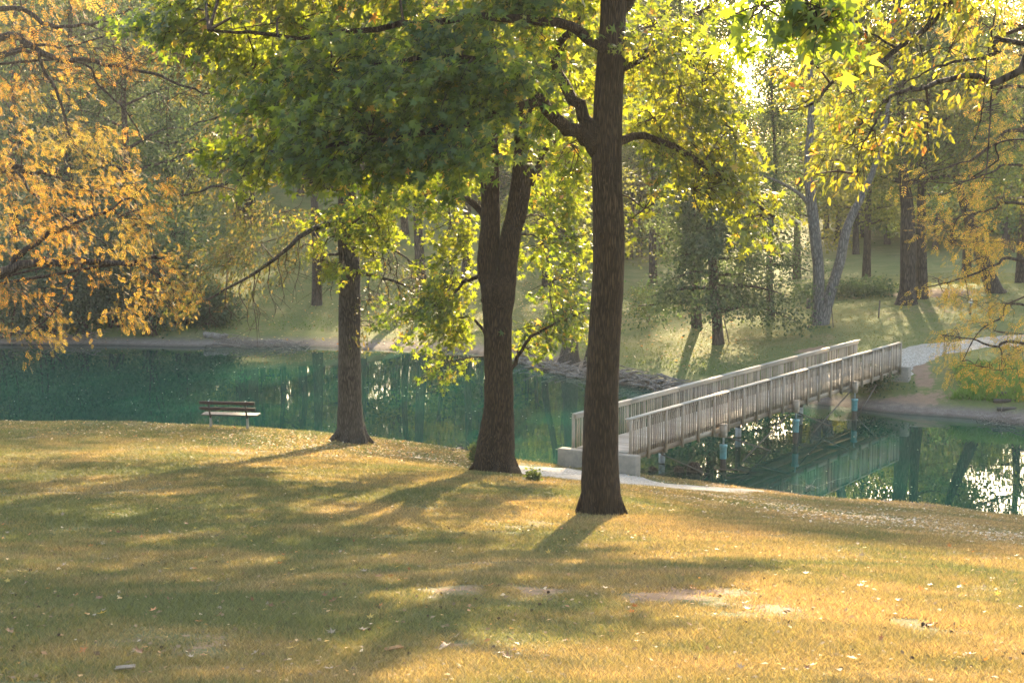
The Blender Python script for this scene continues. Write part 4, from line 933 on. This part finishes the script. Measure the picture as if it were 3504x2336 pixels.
# ================================================================== BANK DEBRIS AND SMALL THINGS
def stick(name, label, cat, pxs, r0, r1, mat=DRIFT, group=None, lift=.05, branches=0):
    P = [gpt(*q) + np.array([0, 0, lift + max(0, .03 - gpt(*q)[2])]) for q in pxs]; g = P[0]
    S = spline(P, 14); S[1:-1] += rng.normal(size=(12, 3)) * r0 * .3; mb = MB(); mb.tube(S, np.linspace(r0, r1, 14), 7, True, .12)
    for k in range(branches):
        s = S[4 + int(rng.random() * 8)]; e = s + np.array([rng.normal() * .5, rng.normal() * .3, .1 + .35 * rng.random()]); mb.tube(spline([s, (s + e) / 2 + rng.normal(size=3) * .08, e], 5), np.linspace(r1 * .9, r1 * .3, 5), 5, False)
    o = mb.build(name, mat, None, g, smooth=True); return tag(o, label, cat, group)
stick('log', 'short pale grey log lying on the far mud left of the oak', 'log', [(468,775),(490,776),(522,779)], .17, .15, lift=.14)
stick('fallen_branch', 'long dark branch lying on the far mud behind the bench', 'branch', [(615,782),(640,785),(680,794),(712,799)], .09, .04, branches=3)
stick('fallen_branch', 'thin pale branch dipping into the water below the short grey log', 'branch', [(470,796),(500,792),(540,797),(570,803)], .05, .02, branches=6)
stick('fallen_branch', 'dark branch floating by the lawn edge left of the forked sweetgum', 'branch', [(1040,1037),(1062,1034),(1092,1036)], .06, .02, WOOD_PILE, branches=4, lift=.02)
stick('log', 'bleached log across the driftwood at the cypress foot', 'log', [(1215,842),(1260,846),(1300,852),(1330,856)], .13, .08, lift=.2)
stick('fallen_branch', 'forked stick standing out of the mud at the right edge', 'branch', [(2306,972),(2302,965),(2296,955)], .04, .02, lift=.15, branches=2)
stick('fallen_branch', 'thin stick lying in the shallows under the bridge', 'branch', [(1640,1082),(1690,1083),(1740,1090)], .035, .015, WOOD_PILE, lift=.03, branches=3)
stick('fallen_branch', 'small twig heap at the water edge below the bridge reflection', 'branch', [(1850,1128),(1862,1122),(1880,1128)], .03, .01, lift=.05, branches=6)
def pile(name, label, cat, pxs, n, L, r, mat=DRIFT):
    mb = MB()
    for k in range(n):
        i = rng.random() * (len(pxs) - 1); a = int(i); f = i - a
        q = gpt(pxs[a][0] * (1 - f) + pxs[a + 1][0] * f + rng.normal() * 6, pxs[a][1] * (1 - f) + pxs[a + 1][1] * f + rng.normal() * 4)
        q[2] = max(q[2], 0) + .03 + .28 * rng.random() ** 2; an = rng.normal() * .6; l = L * (.4 + rng.random()); d = np.array([math.cos(an), math.sin(an) * .7, rng.normal() * .22]) * l / 2
        mb.tube(spline([q - d, q + rng.normal(size=3) * .07, q + d], 6), np.linspace(r * (.6 + .8 * rng.random()), r * .3, 6), 5, True, .15)
    o = mb.build(name, mat, None, gpt(*pxs[0])); return tag(o, label, cat, kind='stuff')
pile('driftwood', 'tangle of grey driftwood along the bank between the nearest trunk and the bridge', 'driftwood', [(1425,868),(1470,878),(1520,892),(1560,895)], 150, 1.3, .045)
pile('driftwood', 'heap of driftwood and roots round the cypress foot', 'driftwood', [(1205,828),(1250,842),(1300,856),(1345,866)], 130, 1.4, .05)
pile('driftwood', 'bleached sticks along the far mud behind the bench', 'driftwood', [(500,780),(560,792),(620,797),(700,800)], 90, 1.2, .025)
pile('driftwood', 'fine bare brush along the dark bank at left', 'driftwood', [(40,782),(110,780),(170,782),(230,780)], 90, 1.3, .02)
pile('driftwood', 'scattered sticks on the mud at the right edge', 'driftwood', [(2250,968),(2300,972),(2350,976)], 30, .7, .015)
pile('driftwood', 'sticks and leaf scraps in the shallows below the bridge near end', 'driftwood', [(1480,1088),(1540,1090),(1620,1092),(1700,1100)], 22, .7, .016, WOOD_PILE)
for lb, px, py, s in [('rotten dark stump in the shallows below the near half of the bridge', 1596, 1082, .26), ('low broken stump beside the near bridge support', 1560, 1084, .18), ('dark knobbly stump close to the near abutment', 1500, 1082, .15)]:
    g = gpt(px, py); g[2] = max(g[2], -.05); mb = MB(); n = 9
    mb.tube([g + [0, 0, -.2], g, g + [0, 0, s * .9], g + [.02, 0, s * 1.3]], [s * 1.5, s * 1.15, s * .9, s * .55], n, True, .35); tag(mb.build('tree_stump', BARK_DARK, None, g), lb, 'stump')
# stakes
def stake(name, label, px0, py0, px1, py1, r=.03, mat=STAKE, cat='stake', group=None, top=None):
    g = gpt(px0, py0); mb = MB(); e = pt(px1, py1, g[1]); mb.tube([g - [0, 0, .2], g, e], [r, r, r], 7)
    o = mb.build(name, mat, None, g); return tag(o, label, cat, group)
Y0 = gpt(1887, 745)[1]
stake('metal_stake', 'leaning support stake left of the twin grey trunks', 1856, 753, 1872, 698, .025)
stake('metal_stake', 'support stake close right of the twin grey trunks', 1914, 752, 1909, 696, .025)
stake('metal_stake', 'thin stake behind the twin grey trunks', 1901, 742, 1901, 698, .02)
stake('metal_stake', 'leaning stake right of the low green tree', 1675, 788, 1662, 729, .03)
stake('wooden_post', 'lone thin post on the rise between the twin trunks and the thickest trunk', 2018, 730, 2021, 690, .045, WOOD_PILE, 'post')
stake('wooden_post', 'short dark post in the brush left of the twin trunks', 1857, 708, 1857, 686, .13, WOOD_PILE, 'post')
g = gpt(2228, 722); t = thing('marker_post', 'small marker post with a white top on the bare patch at right', 'post', g)
mb = MB(); mb.tube([g - [0, 0, .1], g + [0, 0, .62]], [.06, .06], 8); mb.build('post', STAKE, t); mb = MB(); mb.box(g + [0, -.04, .72], (.09, 0, 0), (0, .03, 0), (0, 0, .12)); mb.build('plate', WHITE, t)
# timber steps down the right bank
for i, (px, py, w_) in enumerate([(2330, 888, 60), (2318, 906, 56), (2312, 922, 60), (2312, 942, 44)]):
    g = gpt(px, py); mb = MB(); mb.box(g + [0, 0, .03], (w_ * mpp(g[1]) / 2, .06, 0), (-.01, .09, 0), (0, 0, .07))
    tag(mb.build('timber_step', WOOD_PILE, None, g), ['highest', 'second highest', 'third', 'lowest and widest spaced'][i] + ' timber step set in the grass of the right far bank', 'step', 'timber steps on the right bank')

# ================================================================== GRASS, LITTER, FALLEN LEAVES
def field(n, y0, y1, pw, side=.36, pad=1.0):
    u = rng.random(n); e = 2 - pw
    Y = (y0 ** e + u * (y1 ** e - y0 ** e)) ** (1 / e) if abs(e) > 1e-3 else y0 * (y1 / y0) ** u
    return rng.uniform(-1, 1, n) * (side * Y + pad), Y
x, y = field(2000000, 8.6, 56.0, 1.72, .46, 1.6)
z = H(x, y); b = BARE(x, y) + (vnoise(x, y, .35, 41) - .5) * .9
k = (rng.random(len(x)) > np.clip((b - .34) * 2.6, 0, .95)) & (z > .25)
if True:                                                                        # nothing grows in the gravel
    for ax_, ay_, aw_ in spline(APRON, 40): k &= ~((np.abs(x - ax_) < .25) & (np.abs(y - ay_) < aw_ * (.8 + .3 * rng.random(len(x)))))
x, y, z = x[k], y[k], z[k]; n = len(x)
hgt = (.018 + .030 * rng.random(n)) * (.65 + .7 * vnoise(x, y, .9, 43)) * (1 + y / 70); wd_ = .0016 + .00024 * y
a = rng.random(n) * 6.283; lean = .5 + 1.3 * rng.random(n); a2 = rng.random(n) * 6.283
bs = np.stack([x, y, z - .004], 1); sd_ = np.stack([np.cos(a), np.sin(a), 0 * a], 1) * wd_[:, None]
tp = bs + np.stack([np.cos(a2) * lean * hgt, np.sin(a2) * lean * hgt, hgt], 1)
dry = np.clip(.55 * vnoise(x, y, 2.6, 51) + .45 * vnoise(x, y, .6, 52) + .35 * (rng.random(n) - .5) + .25 * BARE(x, y) - .05 + .11 * np.tanh((x - 1) / 4), 0, 1)
dry = np.clip((dry - .26) / .62, 0, 1)[:, None]
cg = np.array([.09, .106, .042]) * (1 - dry) + np.array([.27, .195, .092]) * dry; cg *= (.5 + 1.0 * rng.random((n, 1)))
mb = MB(); mb.add(np.stack([bs - sd_, bs + sd_, tp], 1).reshape(-1, 3), None, np.arange(n * 3).reshape(-1, 3), np.repeat(cg, 3, 0))
o = mb.build('grass', BLADE); tag(o, 'short dry green and straw coloured grass of the lawn', 'grass', kind='stuff')
# far bank grass
n = 150000; x = np.append(rng.uniform(-30, 36, n), rng.uniform(17.5, 27, 30000)); y = np.append(rng.uniform(62, 118, n), rng.uniform(62.5, 71, 30000)); z = H(x, y); k = z > .55; x, y, z = x[k], y[k], z[k]; n = len(x)
tk = np.exp(-((z - .7) / .35) ** 2)
trk = np.min(np.stack([np.hypot(x - px_, y - py_) for px_, py_ in [(16.0,69.6),(17,71.4),(18,72.6),(19,73.6),(20,74.4),(21.2,75),(22.5,75.5),(24,76),(26,76.6),(28,77.3),(30,78),(18.2,70.5),(18,69),(17.8,67.5)]]), 0)
k = (trk > 1.45) & (BARE(x, y) < .5); x, y, z, tk = x[k], y[k], z[k], tk[k]; n = len(x)
tk = np.maximum(tk, ((x > 17.5) & (y < 70)) * 1.0); tall = tk * (x > 17) + .3 * tk
hgt = (.03 + .04 * rng.random(n)) * (1 + 6 * tall * rng.random(n)); wd_ = .02 + .02 * rng.random(n); a = rng.random(n) * 6.283; a2 = rng.random(n) * 6.283
bs = np.stack([x, y, z - .01], 1); sd_ = np.stack([np.cos(a), np.sin(a), 0 * a], 1) * wd_[:, None]; tp = bs + np.stack([np.cos(a2) * hgt, np.sin(a2) * hgt, hgt], 1)
dry = np.clip(vnoise(x, y, 4.5, 61) * .8 + .4 * (rng.random(n) - .5) - .5 * tk, 0, 1)[:, None]
cg = (np.array([.095, .135, .036]) + np.clip(tall, 0, 1)[:, None] * np.array([.0, .055, -.004])) * (1 - dry) + np.array([.21, .18, .075]) * dry
mb = MB(); mb.add(np.stack([bs - sd_, bs + sd_, tp], 1).reshape(-1, 3), None, np.arange(n * 3).reshape(-1, 3), np.repeat(cg, 3, 0))
o = mb.build('bank_grass', BLADE); tag(o, 'green grass of the far bank, tall and rank along the water edge', 'grass', kind='stuff')

def flecks(name, label, x, y, size, cols, zoff=.012, water=False):
    n = len(x); z = np.zeros(n) + .004 if water else H(x, y) + zoff + .02 * rng.random(n)
    mb = MB(); a = rng.random(n) * 6.283; tipv = np.stack([np.cos(a), np.sin(a), (0 if water else .25) * rng.normal(size=n)], 1); nr = np.stack([rng.normal(size=n) * (.02 if water else .35), rng.normal(size=n) * (.02 if water else .35), np.ones(n)], 1)
    c = np.array(cols)[rng.integers(0, len(cols), n)] * (.7 + .6 * rng.random((n, 1)))
    V, Q, _ = T_DIA; X = unit(tipv); Z = unit(nr - X * (nr * X).sum(1)[:, None]); Yv = np.cross(Z, X); size = size * (.5 + rng.random(n))
    P = np.stack([x, y, z], 1)
    if water: V = V * np.array([1, 1, 0])
    wv = P[:, None] + size[:, None, None] * (V[None, :, 0, None] * X[:, None] + V[None, :, 1, None] * Yv[:, None] + V[None, :, 2, None] * Z[:, None])
    mb.add(wv.reshape(-1, 3), np.arange(n * 4).reshape(-1, 4), None, np.repeat(c, 4, 0)); o = mb.build(name, LITTER); tag(o, label, 'leaf litter', kind='stuff')
PALE = [(.50, .44, .34), (.38, .32, .23), (.55, .50, .41), (.27, .20, .12)]; WARM = [(.38, .24, .11), (.48, .32, .15), (.30, .17, .08), (.55, .44, .28), (.45, .22, .07)]
xs_, ys_ = [], []
for px0, py0, px1, py1, sp, n in [(1440,1112,2352,1225,1,9000),(1460,1105,2352,1188,1,4200),(560,1000,1120,1055,2,3600),(0,968,600,1000,2,1200),(1180,1085,1500,1125,1,700)]:
    t = rng.random(n); px = px0 + (px1 - px0) * t; py = py0 + (py1 - py0) * t + rng.normal(size=n) * 16
    Yg = np.array([0.0] * n)
    base = [gpt(px0 + (px1 - px0) * q, py0 + (py1 - py0) * q) for q in np.linspace(0, 1, 25)]
    bx_ = np.interp(t, np.linspace(0, 1, 25), [b_[0] for b_ in base]); by_ = np.interp(t, np.linspace(0, 1, 25), [b_[1] for b_ in base])
    xx = bx_ + rng.normal(size=n) * .8; yy = by_ + rng.normal(size=n) * 2.4 - (7 * rng.random(n) * (sp == 1))
    kk = H(xx, yy) > .02; xs_.append((xx[kk], yy[kk], sp))
flecks('leaf_litter', 'pale dry leaf scraps along the right shore strip', np.concatenate([a_[0] for a_ in xs_ if a_[2] == 1]), np.concatenate([a_[1] for a_ in xs_ if a_[2] == 1]), .06, PALE + WARM[:2])
flecks('leaf_litter', 'brown leaf litter round the bench and oak', np.concatenate([a_[0] for a_ in xs_ if a_[2] == 2]), np.concatenate([a_[1] for a_ in xs_ if a_[2] == 2]), .075, WARM + PALE[:2])
x, y = field(6500, 9.2, 48, 1.3); k = H(x, y) > .3; flecks('leaf_litter', 'small dry leaf and twig scraps scattered over the lawn', x[k], y[k], .04, WARM + PALE[1:2] + [(.16, .11, .06), (.10, .07, .04), (.22, .16, .09)] * 3, .012)
x = rng.uniform(-30, 12, 5200); y = rng.uniform(72, 118, 5200); k = H(x, y) > .1; flecks('leaf_litter', 'brown leaf litter on the far slope', x[k], y[k], .13, WARM, .05)
x = rng.uniform(-32, 22, 1500); y = rng.uniform(47, 92, 1500); k = (H(x, y) < -.05) & (rng.random(len(x)) < .25 + .75 * (vnoise(x, y, 6, 77) > .5)); flecks('floating_leaves', 'pale specks of leaves floating on the pond', x[k], y[k], .07, PALE, water=True)

# single fallen leaves and seed balls, nearest ones
def leaf_mesh(name, col, curl, T=STAR_V):
    m_, nt, out = newmat(name + '_colour'); nz = noise(nt, mapped(nt, (1, 1, 1)), 14, 3)
    b_ = N(nt, 'ShaderNodeBsdfPrincipled'); b_.inputs['Roughness'].default_value = .6; nt.links.new(ramp(nt, nz, [(.35, tuple(c * .7 for c in col)), (.65, col)]), b_.inputs['Base Color'])
    t_ = N(nt, 'ShaderNodeBsdfTranslucent'); t_.inputs[0].default_value = (*[min(1, c * 1.2) for c in col], 1); mx = N(nt, 'ShaderNodeMixShader'); mx.inputs[0].default_value = .3
    nt.links.new(b_.outputs[0], mx.inputs[1]); nt.links.new(t_.outputs[0], mx.inputs[2]); nt.links.new(mx.outputs[0], out.inputs[0])
    V = STAR_V.copy(); V[:, 0] -= .38; r_ = np.hypot(V[:, 0], V[:, 1]); V[:, 2] = curl * r_ ** 2 + .25 * curl * V[:, 0]
    mb = MB(); mb.add(V, STAR_Q, STAR_T)
    st_ = np.array([(-.2, 0, .0), (-.5, .05, .05), (-.8, .02, .12)]); mb.tube(st_, [.015, .012, .01], 4)
    return mb.mesh(name, m_)
KINDS = [('orange fallen leaf lying among the lawn grass', leaf_mesh('orange_leaf', (.50, .17, .03), .35), 46), ('rust brown curled fallen leaf lying among the lawn grass', leaf_mesh('brown_leaf', (.22, .09, .035), .45), 60),
         ('pale dried fallen leaf lying among the lawn grass', leaf_mesh('pale_leaf', (.33, .25, .16), .45), 70), ('yellow fallen leaf lying among the lawn grass', leaf_mesh('yellow_leaf', (.55, .38, .07), .4), 40)]
for lb, me, cnt in KINDS:
    px_, py_ = field(cnt, 9.8, 24, 1.0, .33, 0)
    for a_, b_ in zip(px_, py_):
        o = bpy.data.objects.new('fallen_leaf', me); COL.objects.link(o); s = .045 + .05 * rng.random()
        o.location = (a_, b_, h1(a_, b_) + .025 + .012 * rng.random()); o.rotation_euler = (rng.normal() * .3, rng.normal() * .3, rng.random() * 6.28); o.scale = (s, s * (.6 + .4 * rng.random()), s)
        tag(o, lb, 'leaf', lb.split(' lying')[0].replace('leaf', 'leaves') + ' on the lawn')
mb = MB(); P = []
nb = 60
for i in range(nb):
    zz = 1 - 2 * (i + .5) / nb; r_ = math.sqrt(1 - zz * zz); a_ = i * 2.39996; d = np.array([r_ * math.cos(a_), r_ * math.sin(a_), zz]); u_ = unit(np.cross(d, [.3, .5, .8])); v_ = np.cross(d, u_)
    n0 = mb.n; mb.add([d * .78 + u_ * .17, d * .78 - u_ * .09 + v_ * .15, d * .78 - u_ * .09 - v_ * .15, d * 1.08], None, [(0, 1, 3), (1, 2, 3), (2, 0, 3)])
th_ = np.linspace(-1.5, 1.5, 9); mb.tube([(0, 0, .8 * math.sin(t)) for t in th_], [.8 * math.cos(t) for t in th_], 12)
BALL = mb.mesh('seed_ball', plain('seed_ball_brown', (.06, .04, .027), .9, .1, 0, .4, 3))
x_, y_ = field(100, 9.8, 20, .9, .33, 0)
cl = [gpt(px, py) for px, py in [(1250,1215),(1050,1230),(2000,1420),(2020,1470),(1160,1240),(2250,1530),(900,1200),(1080,1395)]]
for g in cl:
    for _ in range(8): x_ = np.append(x_, g[0] + rng.normal() * .5); y_ = np.append(y_, g[1] + rng.normal() * .5)
for a_, b_ in zip(x_, y_):
    o = bpy.data.objects.new('seed_ball', BALL); COL.objects.link(o); s = .014 + .005 * rng.random(); o.location = (a_, b_, h1(a_, b_) + s * .6 + .004); o.scale = (s,) * 3; o.rotation_euler = tuple(rng.random(3) * 6)
    tag(o, 'small dark round spiky seed ball lying in the lawn grass', 'seed ball', 'sweetgum seed balls on the lawn')
# bark curls
for px, py, rz, L, lb in [(288,1545,.1,.12,'pale curl of bark lying near the bottom left of the lawn'), (905,1502,.4,.125,'brown curled bark flake on the lawn at bottom centre left'), (1022,1494,1.2,.08,'small white bark scrap standing on the lawn at bottom centre')]:
    g = gpt(px, py); mb = MB(); n = 7; an = np.linspace(-1.1, 1.1, n); V = []
    for xx in (-1, -.3, .4, 1): V += [(xx * L / 2, math.sin(t) * .03, -math.cos(t) * .03 + .055 + .004 * xx) for t in an]
    V = np.array(V); c_, s_ = math.cos(rz), math.sin(rz); V = np.stack([V[:, 0] * c_ - V[:, 1] * s_, V[:, 0] * s_ + V[:, 1] * c_, V[:, 2]], 1) + g
    mb.add(V, [(r * n + i, r * n + i + 1, (r + 1) * n + i + 1, (r + 1) * n + i) for r in range(3) for i in range(n - 1)])
    o = mb.build('bark_piece', plain('bark_scrap_' + str(len(bpy.data.materials)), (.34, .25, .17) if L != .125 else (.38, .2, .08), .8, .2, 0, .3, 20), None, g); tag(o, lb, 'bark')
    sm = o.modifiers.new('thickness', 'SOLIDIFY'); sm.thickness = .006

# ================================================================== RENDER
SC.view_settings.view_transform = 'Standard'; SC.view_settings.look = 'None'; SC.view_settings.gamma = 1.0
SC.view_settings.exposure = EXPO
SC.render.engine = 'CYCLES'
cy_ = SC.cycles
cy_.use_denoising = True
try: cy_.denoiser = 'OPENIMAGEDENOISE'; cy_.denoising_input_passes = 'RGB_ALBEDO_NORMAL'
except Exception: pass
cy_.max_bounces = 6; cy_.diffuse_bounces = 3; cy_.glossy_bounces = 2; cy_.transmission_bounces = 3; cy_.volume_bounces = 0; cy_.transparent_max_bounces = 4
cy_.caustics_reflective = False; cy_.caustics_refractive = False
cy_.sample_clamp_indirect = 4
